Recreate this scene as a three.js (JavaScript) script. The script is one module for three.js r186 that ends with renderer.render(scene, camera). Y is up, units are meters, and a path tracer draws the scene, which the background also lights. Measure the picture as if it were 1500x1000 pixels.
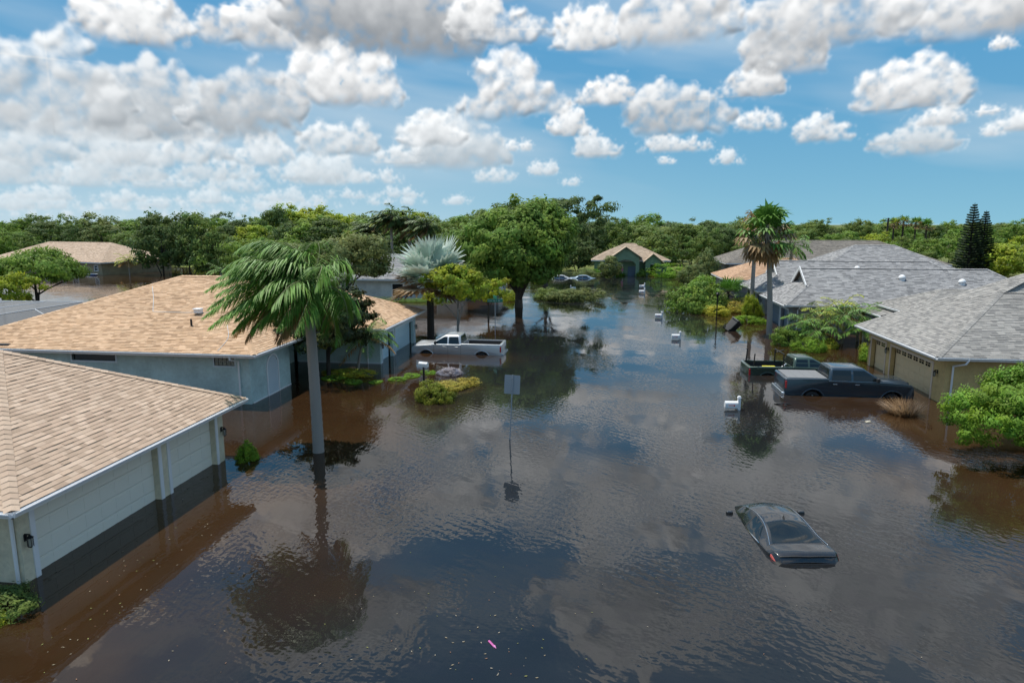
import * as THREE from 'three';
import { mergeGeometries, mergeVertices, toCreasedNormals } from 'three/addons/utils/BufferGeometryUtils.js';
import { RoundedBoxGeometry } from 'three/addons/geometries/RoundedBoxGeometry.js';
import { Brush, Evaluator, SUBTRACTION } from 'three-bvh-csg';

// ---------- camera, sky, sun, exposure ----------
const scene = new THREE.Scene();
const renderer = new THREE.WebGLRenderer({ antialias: true });
renderer.toneMapping = THREE.LinearToneMapping;
renderer.toneMappingExposure = 1.5;
renderer.shadowMap.enabled = true;

// world axes follow the street: x to its right-hand houses, -z away along it; y = 0 is the flood's surface
const CAM_H = 8.2, PITCH = Math.atan(0.172), YAW = 0.1324;
const camera = new THREE.PerspectiveCamera(53.13, 1500 / 1000, 0.1, 9000);
camera.position.set(0, CAM_H, 0);
camera.rotation.order = 'YXZ';
camera.rotation.set(-PITCH, YAW, 0);
scene.add(camera);

function mulberry(a) {
  return () => { a |= 0; a = a + 0x6D2B79F5 | 0; let t = Math.imul(a ^ a >>> 15, 1 | a); t = t + Math.imul(t ^ t >>> 7, 61 | t) ^ t; return ((t ^ t >>> 14) >>> 0) / 4294967296; };
}
const clamp = (x, a = 0, b = 1) => Math.min(b, Math.max(a, x));
const lerp = (a, b, t) => a + (b - a) * t;
const smooth = (a, b, x) => { const t = clamp((x - a) / (b - a)); return t * t * (3 - 2 * t); };
// value noise, 2-D
const NT = (() => { const r = mulberry(77), a = new Float32Array(65536); for (let i = 0; i < a.length; i++) a[i] = r(); return a; })();
function vnoise(x, y) {
  const xi = Math.floor(x), yi = Math.floor(y), fx = x - xi, fy = y - yi, u = fx * fx * (3 - 2 * fx), w = fy * fy * (3 - 2 * fy);
  const a = NT[((yi & 255) << 8) | (xi & 255)], b = NT[((yi & 255) << 8) | ((xi + 1) & 255)], c = NT[(((yi + 1) & 255) << 8) | (xi & 255)], d = NT[(((yi + 1) & 255) << 8) | ((xi + 1) & 255)];
  return lerp(lerp(a, b, u), lerp(c, d, u), w);
}
function fbm(x, y, n = 5) { let s = 0, a = 0.5, t = 0; for (let i = 0; i < n; i++) { s += a * vnoise(x, y); t += a; x = x * 2.03 + 17.3; y = y * 2.03 + 9.1; a *= 0.5; } return s / t; }

// The sky: blue air, and cumulus built from heaped puffs, by direction (azimuth from the lens axis and elevation, in degrees)
function makeSky() {
  const W = 4096, Hh = 2048, data = new Float32Array(W * Hh * 4), ppd = W / 360;
  const axis = Math.atan2(-Math.cos(YAW), -Math.sin(YAW));            // atan2(z, x) of the lens axis
  const col0 = (axis / (2 * Math.PI) + 0.5) * W;
  const put = (i, r, g, b) => { data[i] = r; data[i + 1] = g; data[i + 2] = b; data[i + 3] = 1; };
  for (let j = 0; j < Hh; j++) {
    const el = ((j + 0.5) / Hh - 0.5) * 180;
    for (let k = 0; k < W; k++) {
      const e = Math.max(el, 0), i = (j * W + k) * 4;
      const az = ((k - col0) / ppd + 540) % 360 - 180;
      const t = 1 - Math.exp(-e / 9), t2 = smooth(12, 80, e);
      let r = lerp(0.175, 0.042, t), g = lerp(0.36, 0.20, t), b = lerp(0.46, 0.40, t);
      r = lerp(r, 0.035, t2); g = lerp(g, 0.15, t2); b = lerp(b, 0.35, t2);
      const hz = Math.exp(-e / 5) * smooth(25, -35, az) * (Math.abs(az) < 120 ? 1 : smooth(180, 120, Math.abs(az))); r = lerp(r, 0.42, hz * 0.75); g = lerp(g, 0.50, hz * 0.75); b = lerp(b, 0.55, hz * 0.75);
      // thin high veils of cirrus
      const cs = Math.max(0, fbm((az + 400) * 0.045 + e * 0.03, e * 0.22 + (az + 400) * 0.02, 5) - 0.44) * 2.0 * smooth(1, 6, e);
      r = lerp(r, 0.42, cs * 0.8); g = lerp(g, 0.49, cs * 0.8); b = lerp(b, 0.54, cs * 0.8);
      put(i, r, g, b);
    }
  }
  // ---- clouds ----
  const R = mulberry(4242), clouds = [];
  const pix = (x, y) => {                                             // a direction of the view, from where it shows
    const dx = (x - 750) / 1000, dy = (y - 500) / 1000, up = -(Math.sin(PITCH) + dy * Math.cos(PITCH)), f = Math.cos(PITCH) - dy * Math.sin(PITCH);
    return [Math.atan2(dx, f) * 180 / Math.PI, Math.atan2(up, Math.hypot(dx, f)) * 180 / Math.PI];
  };
  // x0, x1, top, base, darkness of the base, number of heads
  const placed = [
    [-60, 175, 35, 190, .75, 6], [130, 330, 82, 200, .9, 5], [270, 440, 78, 196, .95, 5], [400, 590, 66, 150, .35, 6], [-30, 120, 150, 238, .5, 5],
    [110, 250, 175, 240, .35, 5], [225, 345, 178, 236, .45, 5], [330, 440, 195, 240, .3, 4], [425, 560, 160, 225, .6, 5], [560, 750, 158, 243, .75, 7], [590, 690, 158, 212, .2, 4], [738, 782, 200, 220, .1, 2],
    [540, 625, 205, 240, .4, 3], [675, 825, 66, 168, .6, 6], [800, 868, 157, 197, .3, 3], [836, 918, 192, 230, .5, 4], [694, 762, 238, 266, .3, 3], [776, 815, 234, 256, .2, 2], [818, 850, 257, 272, .1, 2],
    [920, 1048, 192, 221, .4, 5], [962, 995, 225, 240, .1, 2], [1030, 1100, 222, 240, .3, 3], [848, 925, 105, 152, .3, 4], [915, 1080, 100, 194, .85, 7], [1055, 1148, 80, 140, .45, 4], [1072, 1150, 145, 190, .2, 4],
    [1240, 1425, 82, 158, .6, 7], [1345, 1425, 148, 182, .35, 3], [1160, 1248, 160, 206, .5, 4], [1262, 1410, 166, 224, .7, 6], [1430, 1470, 150, 170, .2, 2], [1455, 1540, 160, 190, .3, 3], [1440, 1480, 180, 198, .1, 2],
    [85, 300, -22, 60, .3, 6], [285, 480, -25, 66, .5, 5], [420, 740, -90, 74, 1.3, 6], [660, 815, -30, 62, .5, 5], [800, 918, 5, 70, .3, 5], [905, 1095, -60, 60, .6, 6], [1090, 1205, 25, 103, .75, 5], [1090, 1330, -70, 66, .65, 6], [1280, 1560, -70, 50, .6, 6], [1455, 1495, 52, 72, .2, 2],
    [520, 1080, -300, -60, .2, 7], [1020, 1480, -290, -50, .25, 6], [150, 560, -270, -90, .3, 6], [-220, 130, -170, -45, .7, 6], [760, 1280, -520, -310, .4, 7], [200, 660, -560, -330, .7, 7], [1300, 1700, -560, -330, .6, 6], [-250, 160, -480, -260, .6, 6],  // unseen clouds above the frame, added to brighten the reflections in the water
    [-80, 110, 200, 262, .6, 6], [90, 260, 212, 262, .5, 6], [240, 400, 214, 262, .5, 6], [380, 560, 222, 264, .4, 6], [-80, 140, 282, 306, .3, 7], [120, 340, 284, 306, .3, 7], [320, 520, 286, 304, .25, 7], [500, 640, 284, 300, .2, 5], [-40, 200, 306, 318, .15, 8], [180, 420, 306, 318, .15, 8],
    [-40, 60, 225, 268, .4, 4], [40, 170, 236, 272, .35, 5], [150, 300, 238, 276, .35, 5], [280, 400, 240, 280, .3, 5], [390, 520, 238, 270, .35, 5], [505, 600, 243, 268, .3, 4], [-20, 130, 268, 292, .25, 5], [110, 260, 274, 296, .25, 5], [240, 380, 274, 298, .2, 5], [360, 480, 274, 296, .2, 4], [470, 560, 272, 292, .2, 4], [540, 630, 268, 290, .2, 4], [-60, 90, 292, 308, .2, 5], [80, 300, 296, 310, .15, 6], [290, 470, 296, 310, .15, 5], [640, 700, 285, 300, .1, 3],
  ];
  for (const [x0, x1, top, base, dark, n] of placed) {
    const [a0, e0] = pix(x0, base), [a1] = pix(x1, base), [, e1] = pix((x0 + x1) / 2, top), [, eb] = pix((x0 + x1) / 2, base);
    clouds.push({ u: (a0 + a1) / 2, v: eb, w: a1 - a0, h: e1 - eb, dark, n });
  }
  for (let k = 0; k < 800; k++) {                                     // the same fair-weather field all round and overhead
    const x = (R() * 2 - 1) * 9, z = (R() * 2 - 1) * 9, d = Math.hypot(x, z), s = 0.3 + R() * R() * 0.8;
    const el = Math.atan2(1, d) * 57.3; let az = Math.atan2(x, -z) * 57.3;
    if (el < 6.5) continue;
    const w = s / Math.hypot(d, 1) * 57.3, h = w * lerp(0.34, 0.5, R()) * (0.6 + 0.4 * Math.sin(el / 57.3));
    if (Math.abs(az) < 41 + w / 2 && el < 16.6 + h * 0.4) continue;
    clouds.push({ u: az, v: el - h / 2, w: w / Math.max(0.25, Math.cos(el / 57.3)), h, dark: 0.25 + R() * 0.45, n: 4 + (R() * 3 | 0) });
  }
  clouds.sort((a, b) => a.v - b.v);
  for (const c of clouds) {
    const puffs = [], cosE = Math.max(0.2, Math.cos((c.v + c.h / 2) / 57.3)), wide = c.w * cosE;   // in true degrees
    const seed = R() * 900, add = (x, y, r, l) => puffs.push([x, y, r, l]);
    for (let k = 0; k < c.n; k++) {
      const f = c.n > 1 ? (k + 0.5) / c.n : 0.5, edge = Math.pow(Math.sin(Math.PI * clamp(f, 0.06, 0.94)), 0.55), hk = c.h * (0.55 + 0.45 * R()) * edge;
      const x = (f - 0.5) * wide * 0.86 + (R() - 0.5) * wide * 0.06, r = Math.min(hk * 0.6, wide / c.n * 0.95 + c.h * 0.12);
      add(x, Math.max(hk - r, r * 0.35), r, 0); if (hk - r > r * 0.7) add(x + (R() - 0.5) * r, hk * 0.3, r * 1.05, 0);
      for (let m = 0; m < 7; m++) { const a = (R() * 1.5 - 0.25) * Math.PI, q = r * (0.35 + R() * 0.28); add(x + Math.cos(a) * r * 0.82, Math.max(q * 0.2, hk - r + Math.sin(a) * r * 0.82), q, 1); }
    }
    const n1 = puffs.length;
    for (let k = 0; k < n1; k++) { const [x, y, r] = puffs[k]; for (let m = 0; m < (k % 8 ? 2 : 4); m++) { const a = (R() * 1.6 - 0.3) * Math.PI, q = r * (0.3 + R() * 0.2); add(x + Math.cos(a) * r * 0.85, Math.max(0, y + Math.sin(a) * r * 0.85), q, 2); } }
    let u0 = 0, u1 = 0, v1 = 0; for (const p of puffs) { u0 = Math.min(u0, p[0] - p[2]); u1 = Math.max(u1, p[0] + p[2]); v1 = Math.max(v1, p[1] + p[2]); } const sc0 = Math.max(c.h, 0.4), v0 = -c.h * 0.22 - 0.15; u0 -= sc0 * 0.24 + 0.2; u1 += sc0 * 0.24 + 0.2; v1 += sc0 * 0.2 + 0.2;
    const nx = Math.ceil((u1 - u0) * ppd / cosE), ny = Math.ceil((v1 - v0) * ppd);
    if (nx * ny > 1200000) continue;
    const H = new Float32Array(nx * ny), sc = Math.max(c.h, 0.4);
    for (let j = 0; j < ny; j++) for (let k = 0; k < nx; k++) {
      let u = u0 + (u1 - u0) * (k + 0.5) / nx, v = v0 + (v1 - v0) * (j + 0.5) / ny;
      const f = 2.6 / sc, w1 = fbm(u * f + seed, v * f, 4) - 0.5, w2 = fbm(u * f + 40, v * f + seed, 4) - 0.5;
      u += w1 * sc * 0.42; v += w2 * sc * 0.34;
      let m = 0;
      for (const p of puffs) { const dx = u - p[0], dy = v - p[1], q = p[2] * p[2] - dx * dx - dy * dy; if (q > 0) { const hgt = Math.sqrt(q) + (p[3] ? p[3] * 0.12 * sc : 0); if (hgt > m) m = hgt; } }
      H[j * nx + k] = m;
    }
    { const rad = Math.max(1, Math.round(sc * ppd * 0.014)), T = new Float32Array(nx * ny); for (let pass = 0; pass < 2; pass++) { for (let j = 0; j < ny; j++) for (let k = 0; k < nx; k++) { let s = 0, n = 0; for (let d = -rad; d <= rad; d++) if (k + d >= 0 && k + d < nx) { s += H[j * nx + k + d]; n++; } T[j * nx + k] = s / n; } for (let j = 0; j < ny; j++) for (let k = 0; k < nx; k++) { let s = 0, n = 0; for (let d = -rad; d <= rad; d++) if (j + d >= 0 && j + d < ny) { s += T[(j + d) * nx + k]; n++; } H[j * nx + k] = s / n; } } }
    for (let j = 1; j < ny - 1; j++) for (let k = 1; k < nx - 1; k++) {
      const at = j * nx + k, h0 = (H[at] * 2 + H[at - 1] + H[at + 1] + H[at - nx] + H[at + nx]) / 6;
      if (h0 <= 0) continue;
      const u = u0 + (u1 - u0) * (k + 0.5) / nx, v = v0 + (v1 - v0) * (j + 0.5) / ny, f = 7 / sc;
      const fine = fbm(u * f + seed, v * f + 7, 4);
      const base = smooth(-0.16 - 0.2 * (fine - 0.5), 0.10 + 0.5 * (fine - 0.5), v / c.h);      // flat, ragged bottoms
      const alpha = smooth(0.0, 0.58, h0 / sc * 1.32 + (fine - 0.52) * 0.75) * base;
      if (alpha <= 0.003) continue;
      const st = 3, gx = (H[at + (k + st < nx ? st : 0)] - H[at - (k >= st ? st : 0)]) * ppd / (2 * st) * cosE, gy = (H[at + (j + st < ny ? st * nx : 0)] - H[at - (j >= st ? st * nx : 0)]) * ppd / (2 * st);
      const len = Math.hypot(gx, gy, 1.1), lit = (-gx * -0.28 + -gy * 0.80 + 1.1 * 0.52) / len;
      const thick = clamp(h0 / sc * 1.6), low = 1 - smooth(-0.05, 0.95, v / c.h + (fine - 0.5) * 0.45);
      let s = clamp(0.40 + 0.66 * lit + (fine - 0.5) * 0.2);
      s *= 1 - Math.min(0.92, c.dark * 0.95) * low * (0.3 + 0.7 * thick);
      s = lerp(0.9, s, smooth(0.0, 0.30, h0 / sc)); s *= 1 - 0.75 * clamp(c.dark - 0.6, 0, 0.6) * smooth(0.05, 0.4, h0 / sc);
      const haze = 0.62 * (1 - smooth(0.5, 9, c.v));
      let r = lerp(0.155, 0.77, s), g = lerp(0.172, 0.775, s), b = lerp(0.192, 0.775, s);
      r = lerp(r, 0.40, haze); g = lerp(g, 0.485, haze); b = lerp(b, 0.54, haze);
      const el = c.v + v, az = c.u + u / cosE, row = Math.floor((el / 180 + 0.5) * Hh); let cx = Math.floor(col0 + az * ppd);
      if (row < Hh / 2 || row >= Hh) continue;
      cx = ((cx % W) + W) % W;
      const i = (row * W + cx) * 4, a = alpha * (1 - haze * 0.35);
      data[i] = lerp(data[i], r, a); data[i + 1] = lerp(data[i + 1], g, a); data[i + 2] = lerp(data[i + 2], b, a);
    }
  }
  const t = new THREE.DataTexture(data, W, Hh, THREE.RGBAFormat, THREE.FloatType);
  t.mapping = THREE.EquirectangularReflectionMapping; t.magFilter = THREE.LinearFilter; t.minFilter = THREE.LinearFilter; t.needsUpdate = true;
  return t;
}
const skyTexture = makeSky();
scene.background = skyTexture;
scene.environment = skyTexture;
console.log('sky done');

const sun = new THREE.DirectionalLight(new THREE.Color(1, 0.955, 0.87), 3.5);
sun.position.set(-30, 100, -14);                                      // high, a little left of and beyond the street
sun.target.position.set(0, 0, 0);
sun.castShadow = true;
sun.shadow.mapSize.set(4096, 4096);
Object.assign(sun.shadow.camera, { left: -140, right: 140, top: 140, bottom: -140, near: 1, far: 400 });
scene.add(sun, sun.target);

// ---------- helpers ----------
const v = (x, y, z) => new THREE.Vector3(x, y, -z);                   // z counts metres up the street
const rgb = (r, g, b) => new THREE.Color().setRGB(r, g, b);
const taken = new Map();
function numbered(name) { const n = taken.get(name) ?? 0; taken.set(name, n + 1); return n ? `${name}_${String(n).padStart(3, '0')}` : name; }
function thing(name, label, category, group) {
  const o = new THREE.Group(); o.name = numbered(name); scene.add(o);
  o.userData = { label, category }; if (group) o.userData.group = group;
  return o;
}
function structure(name, geometry, material) { const m = new THREE.Mesh(geometry, material); m.name = name; m.userData.kind = 'structure'; scene.add(m); return m; }
function part(parent, name, geometry, material, label) {
  const m = new THREE.Mesh(Array.isArray(geometry) ? join(geometry) : geometry, material); m.name = name; parent.add(m);
  if (label) m.userData.label = label;
  return m;
}
function join(list) {
  const need = list.some((g) => g.attributes.color);
  const out = list.map((g) => {
    let q = g.index ? g.toNonIndexed() : g.clone();
    for (const k of Object.keys(q.attributes)) if (!['position', 'normal', 'uv', 'color'].includes(k)) q.deleteAttribute(k);
    const n = q.attributes.position.count;
    if (!q.attributes.uv) q.setAttribute('uv', new THREE.BufferAttribute(new Float32Array(n * 2), 2));
    if (!q.attributes.normal) q.computeVertexNormals();
    if (need && !q.attributes.color) q.setAttribute('color', new THREE.BufferAttribute(new Float32Array(n * 3).fill(1), 3));
    q.morphAttributes = {}; return q;
  });
  return mergeGeometries(out, false);
}
// shift a thing built in street coordinates so that its group stands at its own base
function settle(t, x, z, y = 0) { const b = v(x, y, z); for (const c of t.children) c.position.sub(b); t.position.copy(b); return t; }
function place(t, x, z, y = 0, turn = 0, s = 1) { t.position.copy(v(x, y, z)); t.rotation.y = turn; if (s !== 1) t.scale.setScalar(s); return t; }
function copyOf(t, label, group) { const c = t.clone(); c.name = numbered(t.name.replace(/_\d{3}$/, '')); scene.add(c); c.userData = { ...t.userData }; if (label) c.userData.label = label; if (group) c.userData.group = group; return c; }
const CP = Math.cos(PITCH), SP = Math.sin(PITCH), CY = Math.cos(YAW), SY = Math.sin(YAW);
function ray(px, py) { const a = (px - 750) / 1000, b = (py - 500) / 1000, up = -(SP + b * CP), f = CP - b * SP; return [a * CY - f * SY, up, a * SY + f * CY]; }
function onGround(px, py, h = 0) { const [x, y, z] = ray(px, py), t = (h - CAM_H) / y; return [x * t, z * t]; }
function atDepth(px, py, z) { const [x, y, d] = ray(px, py), t = z / d; return [x * t, CAM_H + y * t]; }

// a straight wall's own axes: s along it, y up, t to its right-hand side seen along s
function frame(x0, z0, x1, z1) {
  const o = v(x0, 0, z0), d = v(x1, 0, z1).sub(o), len = d.length(); d.normalize();
  const up = new THREE.Vector3(0, 1, 0), right = new THREE.Vector3().crossVectors(d, up), M = new THREE.Matrix4().makeBasis(d, up, right).setPosition(o);
  return {
    len, M,
    box(s0, s1, y0, y1, t0, t1, bevel = 0) {
      if (t0 > t1) [t0, t1] = [t1, t0];
      const w = s1 - s0, h = y1 - y0, q = t1 - t0;
      const g = bevel ? new RoundedBoxGeometry(w, h, q, 2, Math.min(bevel, w / 2.1, h / 2.1, q / 2.1)) : new THREE.BoxGeometry(w, h, q);
      g.translate((s0 + s1) / 2, (y0 + y1) / 2, (t0 + t1) / 2); return metreUv(g.applyMatrix4(M));
    },
    geo(g) { return g.applyMatrix4(M); },
    at(s, y, t) { return new THREE.Vector3(s, y, t).applyMatrix4(M); },
  };
}
function metreUv(g) {                                                 // uv in metres from the face's own axes
  const p = g.attributes.position, n = g.attributes.normal, uv = new Float32Array(p.count * 2);
  for (let i = 0; i < p.count; i++) {
    const ax = Math.abs(n.getX(i)), ay = Math.abs(n.getY(i)), az = Math.abs(n.getZ(i));
    if (ay > ax && ay > az) { uv[2 * i] = p.getX(i); uv[2 * i + 1] = p.getZ(i); } else if (ax > az) { uv[2 * i] = p.getZ(i); uv[2 * i + 1] = p.getY(i); } else { uv[2 * i] = p.getX(i); uv[2 * i + 1] = p.getY(i); }
  }
  g.setAttribute('uv', new THREE.BufferAttribute(uv, 2)); return g;
}
function boxAt(x0, x1, y0, y1, z0, z1, bevel = 0) { return frame(x0, (z0 + z1) / 2, x1, (z0 + z1) / 2).box(0, x1 - x0, y0, y1, -(z1 - z0) / 2, (z1 - z0) / 2, bevel); }
function poly(points) {                                               // a flat convex polygon of Vector3
  const pos = [], uv = [], n = new THREE.Vector3().subVectors(points[1], points[0]).cross(new THREE.Vector3().subVectors(points[2], points[0])).normalize();
  const a = new THREE.Vector3().subVectors(points[1], points[0]).normalize(), b = new THREE.Vector3().crossVectors(n, a);
  const tri = points.length > 4 ? THREE.ShapeUtils.triangulateShape(points.map((p) => new THREE.Vector2(p.dot(a), p.dot(b))), []) : points.slice(2).map((_, i) => [0, i + 1, i + 2]);
  for (const t of tri) for (const i of t) { const p = points[i]; pos.push(p.x, p.y, p.z); uv.push(p.dot(a), p.dot(b)); }
  const g = new THREE.BufferGeometry(); g.setAttribute('position', new THREE.Float32BufferAttribute(pos, 3)); g.setAttribute('uv', new THREE.Float32BufferAttribute(uv, 2)); g.computeVertexNormals(); return g;
}
function tube(points, r0, r1 = r0, sides = 8, steps = 0) {            // a tapered tube along a smooth curve, closed at its ends
  const c = new THREE.CatmullRomCurve3(points), n = steps || Math.max(2, points.length * 3), pos = [], idx = [], uv = [];
  const fr = c.computeFrenetFrames(n, false); let run = 0, last = null;
  for (let i = 0; i <= n; i++) {
    const p = c.getPoint(i / n), r = lerp(r0, r1, i / n); if (last) run += p.distanceTo(last); last = p;
    for (let k = 0; k <= sides; k++) { const a = k / sides * Math.PI * 2, q = p.clone().addScaledVector(fr.normals[i], Math.cos(a) * r).addScaledVector(fr.binormals[i], Math.sin(a) * r); pos.push(q.x, q.y, q.z); uv.push(k / sides, run); }
  }
  for (let i = 0; i < n; i++) for (let k = 0; k < sides; k++) { const a = i * (sides + 1) + k, b = a + sides + 1; idx.push(a, b, a + 1, b, b + 1, a + 1); }
  const top = n * (sides + 1); for (let k = 1; k < sides - 1; k++) { idx.push(0, k, k + 1); idx.push(top, top + k + 1, top + k); }
  const g = new THREE.BufferGeometry(); g.setAttribute('position', new THREE.Float32BufferAttribute(pos, 3)); g.setAttribute('uv', new THREE.Float32BufferAttribute(uv, 2)); g.setIndex(idx); g.computeVertexNormals(); return g;
}
function bar(a, b, r, sides = 8) { return tube([a, a.clone().lerp(b, 0.5), b], r, r, sides, 2); }

// ---------- textures and materials ----------
function dataTexture(n, fn, color = false) {
  const d = new Uint8Array(n * n * 4);
  for (let j = 0; j < n; j++) for (let i = 0; i < n; i++) { const c = fn(i / n, j / n, i, j), k = (j * n + i) * 4; d[k] = c[0]; d[k + 1] = c[1]; d[k + 2] = c[2]; d[k + 3] = 255; }
  const t = new THREE.DataTexture(d, n, n); t.wrapS = t.wrapT = THREE.RepeatWrapping; t.magFilter = THREE.LinearFilter; t.minFilter = THREE.LinearMipmapLinearFilter; t.generateMipmaps = true;
  if (color) t.colorSpace = THREE.SRGBColorSpace; t.needsUpdate = true; return t;
}
// noise that repeats over [0, 1)
function tileNoise(u, w, f, seed) {
  const x = u * f, y = w * f, xi = Math.floor(x), yi = Math.floor(y), fx = x - xi, fy = y - yi, a = fx * fx * (3 - 2 * fx), b = fy * fy * (3 - 2 * fy);
  const h = (i, j) => NT[((((j % f) * 131 + seed * 57) & 255) << 8) | (((i % f) * 29 + seed * 13) & 255)];
  return lerp(lerp(h(xi, yi), h(xi + 1, yi), a), lerp(h(xi, yi + 1), h(xi + 1, yi + 1), a), b);
}
const tileFbm = (u, w, f, n, seed) => { let s = 0, a = 0.5, t = 0; for (let i = 0; i < n; i++) { s += a * tileNoise(u, w, f, seed + i); t += a; a *= 0.5; f *= 2; } return s / t; };
const grainTex = dataTexture(512, (u, w) => { const g = 255 * clamp(0.5 + (tileFbm(u, w, 32, 4, 3) - 0.5) * 1.6); return [g, g, g]; });
const stainTex = dataTexture(512, (u, w) => { const a = tileFbm(u, w, 6, 6, 9), b = tileFbm(u, w, 48, 3, 21), g = clamp(0.93 + (a - 0.5) * 0.22 + (b - 0.5) * 0.10); return [255 * g, 255 * g * 0.995, 255 * g * 0.985]; }, true);
const rep = (t, s) => { const c = t.clone(); c.repeat.set(s, s); c.needsUpdate = true; return c; };
const grain4 = rep(grainTex, 0.8), stain3 = rep(stainTex, 0.25);
const paint = (r, g, b, roughness = 0.75, extra = {}) => new THREE.MeshStandardMaterial({ color: rgb(r, g, b), roughness, ...extra });
const stucco = (r, g, b) => paint(r, g, b, 0.9, { map: stain3, bumpMap: grain4, bumpScale: 0.004 });
const carPaint = (r, g, b, metal = 0.3) => new THREE.MeshPhysicalMaterial({ color: rgb(r, g, b), roughness: 0.42, metalness: metal, clearcoat: 1, clearcoatRoughness: 0.04 });
const M = {
  white: paint(0.72, 0.73, 0.74, 0.5), trimCream: paint(0.62, 0.58, 0.48, 0.6), trimTan: paint(0.56, 0.43, 0.30, 0.6), trimPink: paint(0.60, 0.48, 0.37, 0.6), trimBlue: paint(0.55, 0.63, 0.68, 0.6),
  cream: stucco(0.74, 0.68, 0.51), doorGrey: paint(0.76, 0.74, 0.64, 0.55, { bumpMap: grain4, bumpScale: 0.0015 }), blue: stucco(0.50, 0.655, 0.66), blueDoor: paint(0.49, 0.67, 0.74, 0.55), tan: stucco(0.60, 0.44, 0.20), tanDoor: paint(0.68, 0.52, 0.31, 0.55),
  grey: stucco(0.30, 0.29, 0.28), greyBlue: stucco(0.27, 0.31, 0.35), navyDoor: paint(0.13, 0.19, 0.26, 0.55), green: stucco(0.24, 0.36, 0.24), beige: stucco(0.36, 0.295, 0.19), offWhite: stucco(0.62, 0.64, 0.64),
  soffit: paint(0.60, 0.60, 0.57, 0.7), deck: paint(0.10, 0.08, 0.06, 0.95), black: paint(0.012, 0.012, 0.013, 0.45), iron: paint(0.02, 0.02, 0.022, 0.4, { metalness: 0.6 }), rubber: paint(0.018, 0.018, 0.019, 0.85), plastic: paint(0.02, 0.021, 0.022, 0.55),
  galv: paint(0.36, 0.39, 0.42, 0.5, { metalness: 0.35 }), chrome: paint(0.75, 0.76, 0.78, 0.12, { metalness: 1 }), alloy: paint(0.35, 0.36, 0.37, 0.35, { metalness: 0.8 }),
  darkGlass: new THREE.MeshPhysicalMaterial({ color: rgb(0.012, 0.016, 0.018), roughness: 0.04, specularIntensity: 1, ior: 1.52 }),
  lampGlass: new THREE.MeshPhysicalMaterial({ color: rgb(0.6, 0.6, 0.55), roughness: 0.15, transmission: 0.6, thickness: 0 }),
  screen: new THREE.MeshStandardMaterial({ color: rgb(0.17, 0.175, 0.18), roughness: 0.85, transparent: true, opacity: 0.72 }),
  red: new THREE.MeshPhysicalMaterial({ color: rgb(0.45, 0.01, 0.015), roughness: 0.15, clearcoat: 1 }), pinkLamp: new THREE.MeshPhysicalMaterial({ color: rgb(0.6, 0.12, 0.10), roughness: 0.2, clearcoat: 1 }),
  lens: new THREE.MeshPhysicalMaterial({ color: rgb(0.6, 0.58, 0.52), roughness: 0.1, clearcoat: 1 }),
  bark: paint(0.10, 0.085, 0.068, 0.95, { bumpMap: rep(grainTex, 2), bumpScale: 0.02 }), palmBark: paint(0.31, 0.285, 0.255, 0.9, { bumpMap: rep(grainTex, 3), bumpScale: 0.012 }), darkBark: paint(0.05, 0.042, 0.036, 0.95, { bumpMap: rep(grainTex, 3), bumpScale: 0.02 }),
};

// ---------- the setting: flooded ground and water ----------
function landHeight(x, z) {
  let h = -1.1;
  const up = (k) => { h = Math.max(h, k); };
  up(lerp(-1.1, 0.5, smooth(113, 126, z - 0.02 * Math.abs(x) + 6 * (fbm(x * 0.05, z * 0.05, 3) - 0.5))));       // dry land behind the last houses
  up(lerp(-1.1, 0.6, smooth(62, 120, x + 10 * (fbm(x * 0.03, z * 0.03, 3) - 0.5))));
  up(lerp(-1.1, 0.5, smooth(-112, -150, x)));
  up(lerp(-1.1, 0.16, smooth(1, 0, Math.hypot((x + 17) / 10, (z - 84) / 10.5) - 0.35 + 0.3 * (fbm(x * 0.2, z * 0.2, 3) - 0.5))));   // garden round the pale house
  return h;
}
{
  const xs = [], zs = [];
  for (let x = -160; x <= 140; x += 2.5) xs.push(x); for (const x of [200, 400, 900, 2500, 6000]) { xs.push(x); xs.unshift(-x - 20); }
  for (let z = -30; z <= 190; z += 2.5) zs.push(z); for (const z of [260, 400, 700, 1400, 3000, 6000]) zs.push(z); zs.unshift(-200, -80);
  const pos = [], uv = [], idx = [];
  for (const z of zs) for (const x of xs) { pos.push(x, landHeight(x, z), -z); uv.push(x, z); }
  for (let j = 0; j < zs.length - 1; j++) for (let i = 0; i < xs.length - 1; i++) { const a = j * xs.length + i, b = a + xs.length; idx.push(a, a + 1, b, a + 1, b + 1, b); }
  const g = new THREE.BufferGeometry(); g.setAttribute('position', new THREE.Float32BufferAttribute(pos, 3)); g.setAttribute('uv', new THREE.Float32BufferAttribute(uv, 2)); g.setIndex(idx); g.computeVertexNormals();
  const grass = dataTexture(512, (u, w) => { const a = tileFbm(u, w, 5, 6, 2), b = tileFbm(u, w, 40, 4, 30), k = 0.55 + 0.8 * a * b * 2; return [96 * k + 10 * b, 112 * k, 48 * k]; }, true); grass.repeat.set(0.06, 0.06);
  structure('ground', g, new THREE.MeshStandardMaterial({ map: grass, color: rgb(0.75, 0.75, 0.75), roughness: 1 }));
}
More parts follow.
